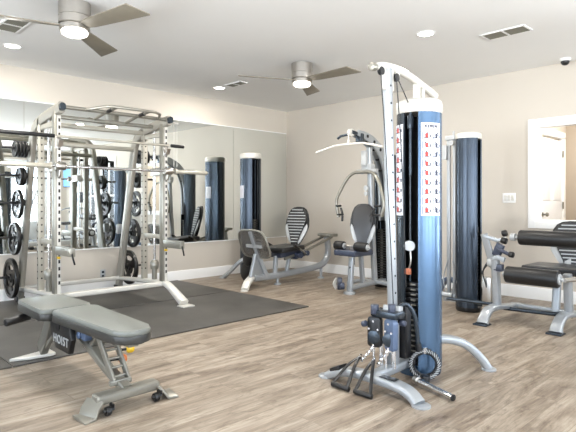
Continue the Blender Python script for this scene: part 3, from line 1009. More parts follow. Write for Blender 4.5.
for D, th, z, n, wd in sizes:
    proto = make_plate(D, th)
    first = True
    for s, X, sd in ((-1, XL, 'left'), (1, XR, 'right')):
        for k in range(n):
            o = proto if first else proto.copy()
            if not first:
                COL.objects.link(o)
            first = False
            dd = (.06 if n > 1 else .085) + th * .55 + k * (th + (.013 if n > 2 else .006))
            o.location = (X + s * dd, strut_y(z), z - .0133)
            o.rotation_euler = (random.uniform(0, 2), 0, 0)
            lb = '%s black plate on the %s peg of the %s strut' % (wd, pegw[z], sd)
            if n > 1:
                lb += ', ' + (ordw[k] if not (n == 2 and k == 1) else 'outermost')
            tag(o, lb, 'weight plate', 'weight plates on the rack pegs')

# ------------------------------------------------------------------ adjustable bench
def bench():
    X0 = 1.375
    root = thing('adjustable_bench', 'adjustable grey weight bench with yellow knobs in the left foreground', 'bench', (X0, 3.2, 0))
    # pads: outline in (x across, y along)
    def pad(name, outline, z, th, tilt=0, piv=None):
        mb = MB()
        mt = Matrix.Translation((0, 0, z))
        mb.prism(outline, mt, th, bev=th * .28, seg=3)
        o = mb.build(name, M['sheenvinyl'], root)
        return o
    def rnd_outline(y0, y1, w0, w1, r0, r1, n=6):
        """tapered rounded pad, y0 near end (narrow), y1 far end"""
        pts = []
        for cx, cy, r, a0 in ((X0 + w0 / 2 - r0, y0 + r0, r0, -90), (X0 + w1 / 2 - r1, y1 - r1, r1, 0), (X0 - w1 / 2 + r1, y1 - r1, r1, 90), (X0 - w0 / 2 + r0, y0 + r0, r0, 180)):
            for i in range(n + 1):
                a = math.radians(a0 + 90 * i / n)
                pts.append((cx + r * math.cos(a), cy + r * math.sin(a)))
        return pts
    o1 = rnd_outline(2.56, 3.43, .215, .30, .095, .04)
    o2 = [(x - .03, y) for x, y in rnd_outline(3.45, 3.99, .33, .31, .05, .045)]
    for nm, ol, yc in (('back_pad', o1, 2.99), ('seat_pad', o2, 3.69)):
        mb = MB(); mb.prism(ol, Matrix.Translation((0, 0, .444)), .036, bev=.015, seg=3)
        p = mb.build(nm, M['sheenvinyl'], root)
        mb = MB(); mb.prism([((x - X0) * 1.012 + X0, (y - yc) * 1.006 + yc) for x, y in ol], Matrix.Translation((0, 0, .410)), .048, bev=.01, seg=2)
        mb.build('pad_side', M['darkvinyl'], p)
    mb = MB(); mb.box((X0, 2.98, .372), (.06, .72, .028), bev=.006); mb.box((X0, 3.0, .378), (.2, .05, .012)); mb.box((X0, 2.75, .378), (.16, .04, .012)); mb.build('pad_support', M['bronze'], root)
    # spine from near foot up towards the seat, and upper ladder
    mb = MB(); mb.bar([(X0 + .02, 2.74, .09), (X0, 3.02, .20), (X0 - .01, 3.32, .33), (X0 - .01, 3.42, .365)], .06, .05, smooth=3, rnd=.2); mb.build('spine', M['bronze'], root)
    mb = MB()
    for s in (-1, 1):
        mb.bar([(X0 + .02 + s * .045, 2.80, .115), (X0 + s * .045, 2.96, .36)], .016, .04)
    for k in range(5):
        p = Vector((X0 + .02, 2.80, .115)).lerp(Vector((X0, 2.96, .36)), .15 + k * .18)
        mb.cyl(p - Vector((.05, 0, 0)), p + Vector((.05, 0, 0)), .008, 8)
    mb.build('adjustment_ladder', M['bronze'], root)
    mb = MB(); mb.bar([(X0, 3.15, .26), (X0 + .0, 3.05, .36)], .045, .04); mb.bar([(X0, 3.3, .36), (X0, 3.85, .36)], .05, .05); mb.build('seat_rail', M['bronze'], root)
    mb = MB(); mb.bar([(X0, 4.01, .07), (X0, 3.93, .16), (X0, 3.80, .36)], .055, .10, smooth=3, rnd=.15); mb.bar([(X0, 3.93, .10), (X0, 3.60, .34)], .03, .03); mb.build('rear_post', M['bronze'], root)
    mb = MB(); mb.prism([(-.22, 0), (-.1, -.05), (.05, -.065), (.08, -.05), (.08, .06), (.0, .06)], Matrix.Translation((X0, 4.02, .026)), .022, bev=.005); mb.build('rear_foot', M['white'], root)
    mb = MB(); mb.box((X0 + .02, 2.74, .08), (.38, .085, .055), bev=.02, seg=3)
    for s in (-1, 1):
        mb.bar([(X0 + .02 + s * .18, 2.74, .08), (X0 + .02 + s * .215, 2.73, .045), (X0 + .02 + s * .235, 2.715, .01), (X0 + .02 + s * .285, 2.71, .008)], .13, .014, up=(0, 0, 1))
    mb.build('front_foot', M['bronze'], root)
    mb = MB(); mb.box((X0 + .015, 2.7455, .102), (.07, .07, .006), bev=.002); mb.build('foot_label', M['wing'], root)
    for x in (X0 - .12, X0 + .17):
        mb = MB(); mb.cyl((x - .016, 2.68, .026), (x + .016, 2.68, .026), .025, 20, bev=.007); mb.cyl((x - .03, 2.672, .033), (x + .03, 2.672, .033), .008, 10); mb.box((x + .028, 2.69, .045), (.006, .05, .03)); mb.build('caster', M['black'], root)
    mb = MB(); mb.box((X0 + .01, 2.80, .125), (.13, .03, .03), bev=.006); mb.build('step_plate', M['bronze'], root)
    for (x, y, z, m_) in ((X0 + .10, 2.87, .335, 'yellow'), (X0 + .16, 3.02, .235, 'yellow'), (X0 + .055, 2.91, .22, 'orange')):
        mb = MB(); mb.lathe([(0, 0), (.018, 0), (.026, .01), (.026, .03), (.018, .045), (0, .05)], (x, y, z), (1, -.3, 0), 16)
        k = mb.build('adjustment_knob', M[m_], root)
        mb = MB(); mb.cyl((x - .06, y + .018, z), (x + .002, y, z), .009, 8); mb.build('pin', M['black'], k)
    # dark guard with lettering
    mb = MB()
    ol = [(-.17, .10), (.15, .10), (.18, .0), (.14, -.09), (-.06, -.09), (-.14, -.02)]
    mt = basis((0, -1, 0), (0, 0, 1), (X0 - .115, 3.33, .315))
    mb.prism(ol, mt, .035, bev=.006); mb.cyl((X0 - .130, 3.35, .37), (X0 - .138, 3.35, .37), .03, 16)
    g = mb.build('side_guard', M['black'], root)
    fc = bpy.data.curves.new('t', 'FONT'); fc.body = 'HOIST'; fc.size = .075; fc.extrude = .001; fc.align_x = 'CENTER'; fc.offset = .0012; fc.space_character = 1.18
    to = bpy.data.objects.new('t', fc); COL.objects.link(to)
    dg = bpy.context.evaluated_depsgraph_get()
    me = bpy.data.meshes.new_from_object(to.evaluated_get(dg))
    bpy.data.objects.remove(to)
    me.materials.append(M['wing'])
    o = bpy.data.objects.new('lettering', me); COL.objects.link(o); o.parent = g
    # local frame: text x -> -Y, text y -> +Z, faces -X
    bm_ = bmesh.new(); bm_.from_mesh(me)
    bmesh.ops.transform(bm_, matrix=Matrix(((0, 0, -1, X0 - .1340), (-1, 0, 0, 3.305), (0, 1, 0, .265), (0, 0, 0, 1))), verts=bm_.verts)
    bmesh.ops.translate(bm_, verts=bm_.verts, vec=-world_loc(root)); bm_.to_mesh(me); bm_.free()
    me.flip_normals()
    mb = MB(); mb.cyl((X0 + .0, 3.17, .34), (X0 - .09, 3.15, .34), .022, 14, bev=.004); mb.box((X0 - .05, 3.12, .34), (.05, .06, .06), bev=.012); mb.build('hinge_block', M['bluepart'], root)
    # foam handle at seat end
    mb = MB(); mb.cyl((X0 - .02, 3.9, .365), (X0 - .16, 3.87, .35), .012, 10); hs = mb.build('handle_stem', M['chrome'], root)
    mb = MB(); mb.cyl((X0 - .13, 3.877, .353), (X0 - .30, 3.84, .335), .027, 18, bev=.008); mb.build('foam_grip', M['rubber'], root)
bench()

# ------------------------------------------------------------------ shared seat parts
def ribbed_back(root, loc, ax_face, w_=.40, h_=.56, lean=.2, ribs=True):
    """backrest with light wings; ax_face = outward facing direction (xy unit)"""
    f = Vector((ax_face[0], ax_face[1], 0)).normalized()
    side = Vector((-f.y, f.x, 0))
    up = (Vector((0, 0, 1)) * math.cos(lean) - f * math.sin(lean)).normalized()
    nf = side.cross(up)
    if nf.dot(f) < 0:
        nf = -nf
    def mt(off=0):
        m = Matrix((side, up, side.cross(up))).transposed().to_4x4()
        return Matrix.Translation(Vector(loc) + nf * off) @ m
    half = [(.10, -.5), (.20, -.42), (.30, -.27), (.42, -.10), (.47, .02), (.45, .16), (.40, .32), (.32, .43), (.20, .49), (.07, .5)]
    ol = [(x * w_, y * h_) for x, y in half] + [(-x * w_, y * h_) for x, y in half[::-1]]
    mb = MB(); mb.prism(ol, mt(-.02), .03, bev=.01); sh = mb.build('back_shell', M['black'], root)
    # wings: lower sides in light grey
    wing = [(.11, -.47), (.22, -.40), (.33, -.26), (.435, -.10), (.44, .0), (.40, .06), (.29, -.05), (.17, -.30)]
    for s in (-1, 1):
        mb = MB(); q = [(s * x * w_, y * h_) for x, y in wing]
        if s < 0: q = q[::-1]
        mb.prism(q, mt(.004), .022, bev=.006); mb.build('side_wing', M['wing'], root)
    pad = [(.13, -.48), (.15, -.30), (.27, -.05), (.38, .08), (.385, .2), (.34, .33), (.27, .41), (.16, .455), (.05, .465)]
    ol = [(x * w_, y * h_) for x, y in pad] + [(-x * w_, y * h_) for x, y in pad[::-1]]
    mb = MB(); mb.prism(ol, mt(.016), .034, bev=.012, seg=3); pd = mb.build('back_pad', M['vinyl'], root)
    if ribs:
        mb = MB()
        for k in range(12):
            v = -.40 + k * .073
            if v < -.3: hwid = .13
            elif v < .08: hwid = .15 + (v + .3) / .38 * .20
            elif v < .25: hwid = .35
            else: hwid = .35 - (v - .25) * .9
            c = Vector(loc) + nf * .036 + up * v * h_
            mb.bar([c - side * hwid * w_, c + side * hwid * w_], .012, .009, up=nf, rnd=.3)
        mb.build('pad_ribs', M['wing'], pd)

def seat_pad(root, loc, lx, ly, th, m='vinyl', rot=(0, 0, 0)):
    mb = MB(); mb.box(loc, (lx, ly, th), rot=rot, bev=.022, seg=3); return mb.build('seat_pad', M[m], root)

def roller(root, p0, p1, r=.07, cap=.8, name='foam_roller'):
    mb = MB(); mb.cyl(p0, p1, r, 26, bev=.012); o = mb.build(name, M['rubber'], root)
    p0, p1 = Vector(p0), Vector(p1); d = (p1 - p0).normalized()
    mb = MB()
    for p, s in ((p0, -1), (p1, 1)):
        mb.cyl(p - d * s * .003, p + d * s * .012, r * .62, 22, bev=.004); mb.cyl(p, p + d * s * .035, .016, 12)
    mb.build('roller_cap', M['wing'], o)
    return o

# ------------------------------------------------------------------ leg press by the mirror
def leg_press():
    AY = 5.30
    C = (5.16, 6.13)
    root = thing('leg_press', 'silver leg press with ribbed seat and round tinted footplate beside the mirror', 'exercise machine', (5.1, 5.4, 0))
    tower(root, C, .162, 1.90, 262, hw=24, shellA='slate', shellB='steelshell', stack_top=.9, caph=.09)
    mb = MB(); mb.lathe([(0, 0), (.14, 0), (.15, .02), (.15, .05), (.13, .07), (0, .07)], (C[0], C[1], 0), seg=28); mb.build('tower_base', M['black'], root)
    mb = MB(); mb.arcshell(C, .1645, .002, 150, 191, 1.21, 1.40, 8); mb.build('placard', M['paper'], root)
    mb = MB(); mb.bar([(C[0] - .10, C[1] - .05, .24), (4.98, 6.02, .30), (4.9, 6.1, .24), (4.83, 6.22, .10), (4.79, 6.32, .015)], .07, .055, smooth=5, rnd=.35); floor_pad(mb, 4.785, 6.34, .055); mb.build('rear_leg', M['silver'], root)
    # main rail
    mb = MB()
    mb.bar([(4.52, AY, .13), (4.9, AY, .13), (5.4, AY, .15), (5.80, AY, .19), (5.95, AY, .26), (6.01, AY, .38), (6.0, AY, .52), (5.98, AY, .62)], .09, .075, smooth=5, rnd=.35, up=(0, 1, 0))
    mb.build('main_rail', M['silver'], root)
    mb = MB(); mb.bar([(4.55, AY + .08, .13), (4.46, AY, .13), (4.36, AY - .05, .09), (4.28, AY - .1, .02)], .10, .05, smooth=5, rnd=.3); floor_pad(mb, 4.27, AY - .10, .05)
    mb.build('front_foot', M['white'], root)
    mb = MB(); mb.bar([(4.74, AY - .02, .12), (4.60, AY - .01, .40), (4.46, AY, .76)], .06, .05, up=(0, 1, 0), smooth=3, rnd=.2)
    mb.bar([(4.46, AY, .14), (4.55, AY, .45)], .05, .05, up=(0, 1, 0))
    mb.prism([(-.12, -.1), (.12, -.1), (-.01, .18), (-.06, .18)], basis((1, 0, 0), (0, 0, 1), (4.57, AY, .24)), .03, bev=.004)
    mb.build('footplate_post', M['silver'], root)
    # foot plate
    ol = []
    for k in range(28):
        a = 2 * PI * k / 28
        ol.append(((.285 - .03 * math.sin(a)) * math.copysign(abs(math.cos(a)) ** .45, math.cos(a)), .20 * math.copysign(abs(math.sin(a)) ** .5, math.sin(a))))
    tilt = basis((0, 1, 0), (-.38, 0, 1), (4.53, AY + .02, .59))
    mb = MB(); mb.prism(ol, tilt, .02, bev=.005); fp = mb.build('footplate', M['smoked'], root)
    mb = MB(); mb.sweep([tilt @ Vector((x, y, 0)) for x, y in ol], circ(.013, 8), closed=True, up=(1, 0, 0)); mb.build('footplate_rim', M['bronze'], fp)
    mb = MB(); mb.box((4.55, AY - .06, .60), (.03, .14, .10), rot=(0, -.25, 0), bev=.01); mb.box((4.52, AY, .56), (.03, .3, .04), rot=(0, -.25, 0)); mb.build('mounting_bracket', M['wing'], fp)
    mb = MB(); mb.cyl((4.62, 5.58, .17), (4.68, 5.58, .17), .14, 26, bev=.02); mb.cyl((4.60, 5.55, .35), (4.66, 5.55, .35), .09, 22, bev=.01); mb.build('cable_wheel', M['iron'], root)
    # seat carriage
    mb = MB()
    for s in (-1, 1):
        mb.bar([(5.0, AY + s * .09, .36), (5.5, AY + s * .09, .47), (6.0, AY + s * .09, .62)], .032, .04)
    mb.build('slide_rail', M['bronze'], root)
    mb = MB(); mb.box((6.0, AY, .645), (.14, .3, .045), bev=.015); mb.build('rail_head', M['bronze'], root)
    seat_pad(root, (5.08, AY, .50), .44, .40, .07, 'vinyl', (0, -.05, 0))
    mb = MB(); mb.box((5.12, AY, .44), (.42, .22, .07), rot=(0, -.15, 0), bev=.015); mb.box((5.28, AY, .40), (.2, .26, .08), rot=(0, -.2, 0), bev=.01)
    mb.cyl((5.22, AY - .2, .40), (5.22, AY + .2, .40), .04, 16); mb.cyl((5.38, AY - .18, .42), (5.38, AY + .18, .42), .035, 16); mb.build('seat_carriage', M['navy'], root)
    mb = MB(); mb.bar([(4.90, AY, .13), (4.92, AY, .40)], .06, .05, up=(0, 1, 0)); mb.build('seat_post', M['silver'], root); mb = MB(); mb.bar([(5.12, AY, .15), (5.18, AY, .38)], .05, .05, up=(0, 1, 0)); mb.build('seat_post', M['silver'], root)
    for s in (-1, 1):
        mb = MB(); mb.tube([(5.30, AY + s * .2, .42), (5.20, AY + s * .26, .46), (5.04, AY + s * .27, .54)], .014, 10, smooth=4); h = mb.build('side_handle', M['bronze'], root)
        mb = MB(); mb.cyl((5.11, AY + s * .268, .505), (5.0, AY + s * .272, .56), .02, 12, bev=.004); mb.build('grip', M['rubber'], h)
    ribbed_back(root, (5.35, AY + .02, .80), (-1, -.35), .40, .58, .24)
    mb = MB(); mb.bar([(5.30, AY, .44), (5.38, AY, .62), (5.43, AY, .8)], .06, .03, up=(1, 0, 0), smooth=3); mb.build('back_support', M['black'], root)
    for x, y in ((5.85, AY), (4.95, AY)):
        mb = MB(); mb.cyl((x, y, .02), (x, y, .17 if x > 5.5 else .12), .022, 12); floor_pad(mb, x, y, .05, 0, .02)
        mb.build('levelling_foot', M['silver'], root)
    # link arm to tower
    mb = MB(); mb.bar([(4.85, AY, .12), (4.98, 5.7, .12), (C[0], C[1] - .1, .10)], .06, .05, smooth=3); mb.build('base_link', M['silver'], root)
leg_press()

# ------------------------------------------------------------------ chest press / lat machine
def chest_press():
    AY = 4.13
    C = (5.92, 4.18)
    root = thing('chest_press', 'chest press and lat pulldown machine with black seat against the beige wall', 'exercise machine', (5.4, AY, 0))
    tower(root, C, .15, 1.80, 190, hw=32, shellA='slate', shellB='slate', cap='slate', stack_top=.8, caph=.08)
    mb = MB(); mb.lathe([(0, 0), (.14, 0), (.15, .02), (.15, .05), (.13, .07), (0, .07)], (C[0], C[1], 0), seg=28); mb.build('tower_base', M['black'], root)
    # curved perforated boom
    path = [(5.98, AY, .9), (5.97, AY, 1.35), (5.92, AY, 1.62), (5.78, AY, 1.84), (5.55, AY, 1.98), (5.32, AY, 2.03)]
    for s in (-1, 1):
        mb = MB(); mb.bar([(x - .1, AY + s * .05 + .02, z) for x, y, z in path], .028, .12, up=(-1, 0, 0), smooth=5, rnd=.2, scale=[1.1, 1.2, 1.25, 1.15, .9, .6]); mb.build('top_boom', M['silver'], root)
    mb = MB()
    cp = curve([(x - .1, AY - .03, z) for x, y, z in path], 5)
    for k in (9, 12, 15, 18, 21):
        p = cp[k]
        mb.cyl((p.x, AY - .046, p.z), (p.x, AY - .0495, p.z), .022, 14)
        mb.cyl((p.x - .05, AY - .03, p.z), (p.x - .06, AY + .07, p.z), .014, 10)
    mb.build('boom_holes', M['hole'], root)
    mb = MB(); mb.lathe([(0, -.018), (.05, -.018), (.05, -.01), (.04, 0), (.05, .01), (.05, .018), (0, .018)], (5.12, AY, 2.02), (0, 1, 0), 24); mb.build('pulley', M['white'], root)
    mb = MB(); mb.bar([(5.34, AY, 2.0), (5.12, AY, 2.03)], .06, .05, rnd=.3); mb.tube([(5.1, AY + .02, 2.0), (5.06, AY + .12, 1.98), (5.05, AY + .16, 1.95)], .016, 10); mb.box((5.3, AY, 1.97), (.08, .09, .12), bev=.02); mb.build('pulley_bracket', M['slate'], root)
    mb = MB(); mb.tube([(5.07, AY, 2.02), (5.07, AY, 1.90)], .006, 6); mb.cyl((5.07, AY, 1.93), (5.07, AY, 1.88), .012, 8); mb.build('cable', M['white'], root)
    # main upright
    mb = MB(); mb.bar([(5.62, AY, .08), (5.56, AY, .8), (5.52, AY, 1.5), (5.5, AY, 1.86)], .06, .07, up=(1, 0, 0), smooth=3, rnd=.25); mb.build('main_upright', M['silver'], root)
    mb = MB(); mb.box((5.5, AY + .02, 1.6), (.1, .16, .1), bev=.02); mb.cyl((5.46, AY - .15, 1.55), (5.46, AY + .17, 1.55), .03, 16); mb.box((5.45, AY + .04, 1.72), (.06, .08, .2), bev=.015)
    mb.cyl((5.44, AY, 1.33), (5.42, AY, 1.33), .035, 16); mb.cyl((5.44, AY, 1.26), (5.42, AY, 1.26), .028, 16)
    mb.build('pivot_bracket', M['wing'], root)
    # press arm
    mb = MB()
    X = 5.28
    mb.tube([(X, 4.47, .95), (X, 4.50, 1.10), (X, 4.485, 1.22), (X + .03, 4.36, 1.44), (X + .05, 4.26, 1.525), (X + .06, 4.13, 1.535), (X + .05, 3.98, 1.525), (X + .03, 3.87, 1.45), (X, 3.77, 1.25), (X, 3.745, 1.10), (X, 3.78, .97)], .021, 12, smooth=5)
    pa = mb.build('press_arm', M['bronze'], root)
    mb = MB(); mb.bar([(X + .06, AY, 1.53), (5.46, AY, 1.56)], .05, .05); mb.build('arm_link', M['wing'], pa)
    for s in (-1, 1):
        yc = 4.135
        for p0, p1 in (((X - .02, yc + s * .36, 1.10), (X - .03, yc + s * .27, 1.10)), ((X - .03, yc + s * .27, 1.07), (X - .05, yc + s * .22, .98)), ((X - .01, yc + s * .34, .985), (X - .03, yc + s * .24, .985)), ((X - .05, yc + s * .225, .97), (X - .05, yc + s * .23, .90))):
            mb = MB(); mb.cyl(p0, p1, .014, 12, bev=.003); mb.build('grip', M['rubber'], pa)
    # seat
    seat_pad(root, (5.17, AY, .515), .38, .34, .075, 'navy')
    ribbed_back(root, (5.40, AY + .03, .83), (-1, -.5), .37, .60, .12, ribs=False)
    mb = MB(); mb.bar([(5.10, AY, .03), (5.12, AY, .3), (5.14, AY, .48)], .07, .05, up=(1, 0, 0), rnd=.25); mb.build('seat_post', M['silver'], root); mb = MB(); mb.bar([(5.36, AY, .08), (5.32, AY, .48)], .06, .05, up=(1, 0, 0), rnd=.25)
    mb.build('seat_post', M['silver'], root)
    mb = MB(); mb.cyl((5.13, AY, .30), (5.13, AY, .34), .034, 16); mb.cyl((5.155, AY, .36), (5.155, AY, .47), .028, 14); mb.build('post_collar', M['black'], root)
    # rollers
    roller(root, (5.06, AY + .20, .60), (5.06, AY + .06, .60), .058)
    roller(root, (5.06, AY - .12, .60), (5.06, AY - .30, .60), .058)
    mb = MB(); mb.cyl((5.06, AY - .12, .60), (5.06, AY + .07, .60), .016, 12); mb.bar([(5.06, AY, .6), (5.1, AY, .45)], .04, .03, up=(1, 0, 0)); mb.build('roller_axle', M['steel'], root)
    # base
    mb = MB(); mb.bar([(5.08, AY, .07), (5.5, AY, .09), (5.9, AY, .09)], .08, .06, rnd=.3); mb.bar([(5.62, AY - .45, .03), (5.62, AY - .2, .09), (5.62, AY + .2, .09), (5.62, AY + .45, .03)], .07, .05, smooth=4, rnd=.3)
    mb.build('base_rail', M['silver'], root)
    mb = MB(); floor_pad(mb, 5.09, AY, .075, 0, .03); mb.build('foot_pad', M['silver'], root)
    mb = MB()
    for (x, y, z, r) in ((5.02, AY + .10, .15, .055), (5.05, AY + .13, .09, .05), (5.02, AY + .06, .10, .045)):
        mb.cyl((x - .02, y + .02, z), (x + .02, y - .02, z), r, 18, bev=.008)
    mb.build('cable_pulleys', M['navy'], root)
    mb = MB(); mb.bar([(5.04, AY + .16, .18), (5.0, AY + .17, .12), (5.03, AY + .16, .06)], .012, .05, smooth=3); mb.build('pulley_guard', M['white'], root)
chest_press()
lb = thing('lat_bar', 'long white bent lat pulldown bar hanging above the chest press', 'bar', (5.07, 4.13, 1.8))
mb = MB(); mb.tube([(5.05, 4.66, 1.80), (5.07, 4.42, 1.855), (5.07, 4.3, 1.87), (5.07, 3.95, 1.87), (5.07, 3.84, 1.855), (5.05, 3.6, 1.80)], .0135, 12, smooth=5); mb.build('shaft', M['white'], lb)
mb = MB(); mb.lathe([(.012, -.004), (.02, 0), (.012, .004)], (5.07, 4.13, 1.895), (0, 1, 0), 14); mb.build('swivel_ring', M['chrome'], lb)

# ------------------------------------------------------------------ leg extension at right edge
def leg_extension():
    C = (5.22, 2.62)
    root = thing('leg_extension', 'leg extension machine with two black foam rollers and blue tower at the right edge', 'exercise machine', (5.1, 2.1, 0))
    tower(root, C, .132, 1.885, 274, hw=24, shellA='slate', shellB='steelshell', stack_top=.9, caph=.075, capk=1.0)
    mb = MB(); mb.lathe([(0, 0), (.12, 0), (.13, .02), (.13, .05), (.11, .07), (0, .07)], (C[0], C[1], 0), seg=28); mb.build('tower_base', M['black'], root)
    # twin guide column left of the tower
    mb = MB()
    for dy, w_ in ((.03, .038), (-.035, .03)):
        mb.box((5.32, 2.87 + dy, .99), (w_, w_, 1.7), bev=.006)
    mb.build('guide_column', M['silver'], root)
    mb = MB(); mb.box((5.31, 2.87, 1.86), (.06, .12, .05), bev=.01); mb.cyl((5.28, 2.84, 1.80), (5.25, 2.84, 1.80), .03, 14); mb.cyl((5.31, 2.84, 1.88), (5.31, 2.84, 1.93), .012, 10); mb.box((5.28, 2.93, 1.7), (.02, .05, .16), bev=.004); mb.build('column_head', M['wing'], root)
    mb = MB(); mb.box((5.30, 2.87, .10), (.09, .15, .09), bev=.015); mb.cyl((5.25, 2.82, .13), (5.25, 2.95, .13), .03, 14); mb.tube([(5.29, 2.9, .5), (5.27, 2.94, .3), (5.26, 2.9, .14)], .006, 8, smooth=3); mb.tube([(5.29, 2.84, .5), (5.27, 2.81, .3), (5.26, 2.84, .14)], .006, 8, smooth=3); mb.build('column_foot', M['silver'], root)
    mb = MB(); mb.bar([(5.35, 2.75, .24), (5.45, 2.95, .27), (5.54, 3.08, .22), (5.60, 3.18, .10), (5.63, 3.24, .02)], .075, .055, smooth=5, rnd=.35); floor_pad(mb, 5.635, 3.25, .05); mb.build('rear_leg', M['bluepart'], root)
    # two feet with posts
    for yy, x0, xp, zt in ((2.20, 4.70, 4.97, .60), (1.60, 4.83, 5.10, .50)):
        mb = MB()
        mb.bar([(x0, yy + .02, .012), (x0 + .03, yy + .02, .06), (x0 + .10, yy + .01, .125), (xp - .05, yy, .14), (xp + .08, yy - .02, .13), (xp + .45, yy - .04, .10)], .10, .055, smooth=5, rnd=.35, scale=[1.1, 1.0, .9, .9, .8, .7])
        mb.bar([(xp, yy, .12), (xp - .02, yy, .35), (xp - .04, yy, zt)], .07, .075, up=(1, 0, 0), rnd=.3)
        mb.build('frame_leg', M['silver'], root)
        mb = MB(); mb.box((x0 - .01, yy + .02, .008), (.12, .13, .014), bev=.005); mb.build('foot_pad', M['slate'], root)
    mb = MB(); mb.cyl((5.12, 2.2, .10), (5.2, 1.6, .10), .02, 12); mb.bar([(5.05, 2.2, .12), (5.2, 2.62, .10)], .06, .05); mb.cyl((5.0, 2.75, .14), (5.05, 2.25, .14), .018, 12); mb.build('cross_tube', M['slate'], root)
    roller(root, (4.85, 2.06, .475), (4.85, 1.60, .475), .078)
    roller(root, (4.93, 1.97, .82), (4.93, 1.36, .82), .07)
    mb = MB(); mb.cyl((4.85, 1.56, .47), (5.1, 1.52, .46), .02, 12); mb.tube([(4.93, 1.33, .82), (5.0, 1.3, .7), (5.1, 1.5, .5)], .02, 12, smooth=4); mb.build('roller_arm', M['steel'], root)
    # head linkage
    mb = MB()
    mb.bar([(4.96, 2.22, .50), (4.93, 2.26, .66), (4.90, 2.30, .84)], .07, .03, up=(1, 0, 0), rnd=.3)
    mb.bar([(4.90, 2.30, .82), (4.92, 2.17, .78), (4.94, 2.10, .80)], .03, .04, rnd=.3)
    mb.bar([(4.95, 2.28, .58), (4.90, 2.16, .62), (4.90, 2.1, .60)], .03, .05, rnd=.3)
    mb.build('link_arm', M['silver'], root)
    mb = MB(); mb.lathe([(0, -.03), (.045, -.03), (.05, -.02), (.05, .02), (.045, .03), (0, .03)], (4.95, 2.24, .56), (-.3, -1, 0), 20); mb.lathe([(0, -.02), (.035, -.02), (.035, .02), (0, .02)], (4.93, 2.03, .82), (0, 1, 0), 20)
    mb.build('pivot_hub', M['wing'], root)
    mb = MB(); mb.box((4.93, 2.17, .69), (.05, .08, .13), rot=(.4, 0, 0), bev=.015); mb.cyl((4.9, 2.16, .70), (4.88, 2.05, .66), .018, 12); mb.box((4.93, 2.17, .52), (.06, .09, .07), bev=.012); mb.build('cam_block', M['navy'], root)
    mb = MB(); mb.cyl((4.89, 2.05, .66), (4.885, 2.01, .655), .028, 14, bev=.005); mb.cyl((4.88, 2.11, .85), (4.88, 2.07, .86), .03, 14, bev=.005); mb.cyl((4.88, 2.12, .79), (4.88, 2.07, .78), .03, 14, bev=.005); mb.build('adjustment_knob', M['black'], root)
    mb = MB(); mb.tube([(5.03, 2.3, .6), (5.0, 2.36, .45), (5.04, 2.34, .3), (5.1, 2.4, .14)], .007, 8, smooth=4); mb.tube([(5.0, 2.3, .55), (5.08, 2.42, .4), (5.12, 2.42, .2)], .007, 8, smooth=4); mb.build('cable', M['black'], root)
    mb = MB(); mb.box((5.06, 2.34, .25), (.05, .09, .3), bev=.012); mb.build('cable_guard', M['steel'], root)
    seat_pad(root, (5.40, 1.76, .50), .44, .60, .07, 'vinyl')
    ribbed_back(root, (5.70, 1.76, .71), (-1, -.2), .44, .50, .16)
    mb = MB(); mb.bar([(5.3, 1.78, .10), (5.36, 1.78, .49)], .07, .06, up=(1, 0, 0)); mb.bar([(5.6, 1.78, .45), (5.76, 1.78, .8)], .06, .03, up=(1, 0, 0)); mb.bar([(5.1, 1.78, .45), (5.62, 1.78, .46)], .06, .05); mb.bar([(5.3, 1.60, .11), (5.3, 2.2, .11)], .05, .05); mb.build('seat_frame', M['silver'], root)
leg_extension()

# ------------------------------------------------------------------ ceiling fans
def fan(x, y, ang, label, first):
    root = thing('ceiling_fan', label, 'ceiling fan', (x, y, H), 'brushed steel ceiling fans')
    mb = MB(); mb.lathe([(0, -.046), (.122, -.046), (.122, -.047), (.122, -.15), (.115, -.152), (.115, -.158), (.122, -.16), (.122, -.215), (.11, -.222), (0, -.222)], (x, y, H + .045), seg=40); mb.build('motor_housing', M['steel'], root)
    mb = MB(); mb.lathe([(0, -.222), (.112, -.222), (.117, -.228), (.117, -.262), (.105, -.268), (0, -.268)], (x, y, H + .045), seg=40); mb.build('light_ring', M['steel'], root)
    mb = MB(); mb.lathe([(0, -.266), (.10, -.266), (.098, -.29), (.075, -.303), (.04, -.309), (0, -.31)], (x, y, H + .045), seg=36); mb.build('lamp_globe', M['fanlamp'], root)
    for k in range(3):
        a = math.radians(ang + 120 * k)
        d = Vector((math.cos(a), math.sin(a), 0)); s = Vector((-d.y, d.x, 0))
        tilt = -0.2
        sv = (s * math.cos(tilt) + Vector((0, 0, math.sin(tilt)))).normalized()
        ol = [(.10, -.045), (.72, -.085), (.78, .06), (.10, .045)]
        ol = [(.10, -.04), (.2, -.06), (.70, -.095), (.705, -.09), (.765, .083), (.76, .09), (.2, .06), (.10, .04)]
        mt = basis(d, sv, (x, y, H - .19))
        mb = MB(); mb.prism(ol, mt, .009, bev=.002); mb.build('blade', M['wood'], root)
    p = area('fan_lamp', (x, y, H - .285), (x, y, 0), .18, .18, 22, (1, .96, .9), shape='DISK')
    p.parent = root; p.location = (0, 0, -.285); p.rotation_euler = (0, 0, 0)
fan(1.68, 4.18, -76, 'brushed steel ceiling fan at top left, nearest the camera', True)
fan(4.29, 4.18, -87, 'brushed steel ceiling fan further back near the corner', False)

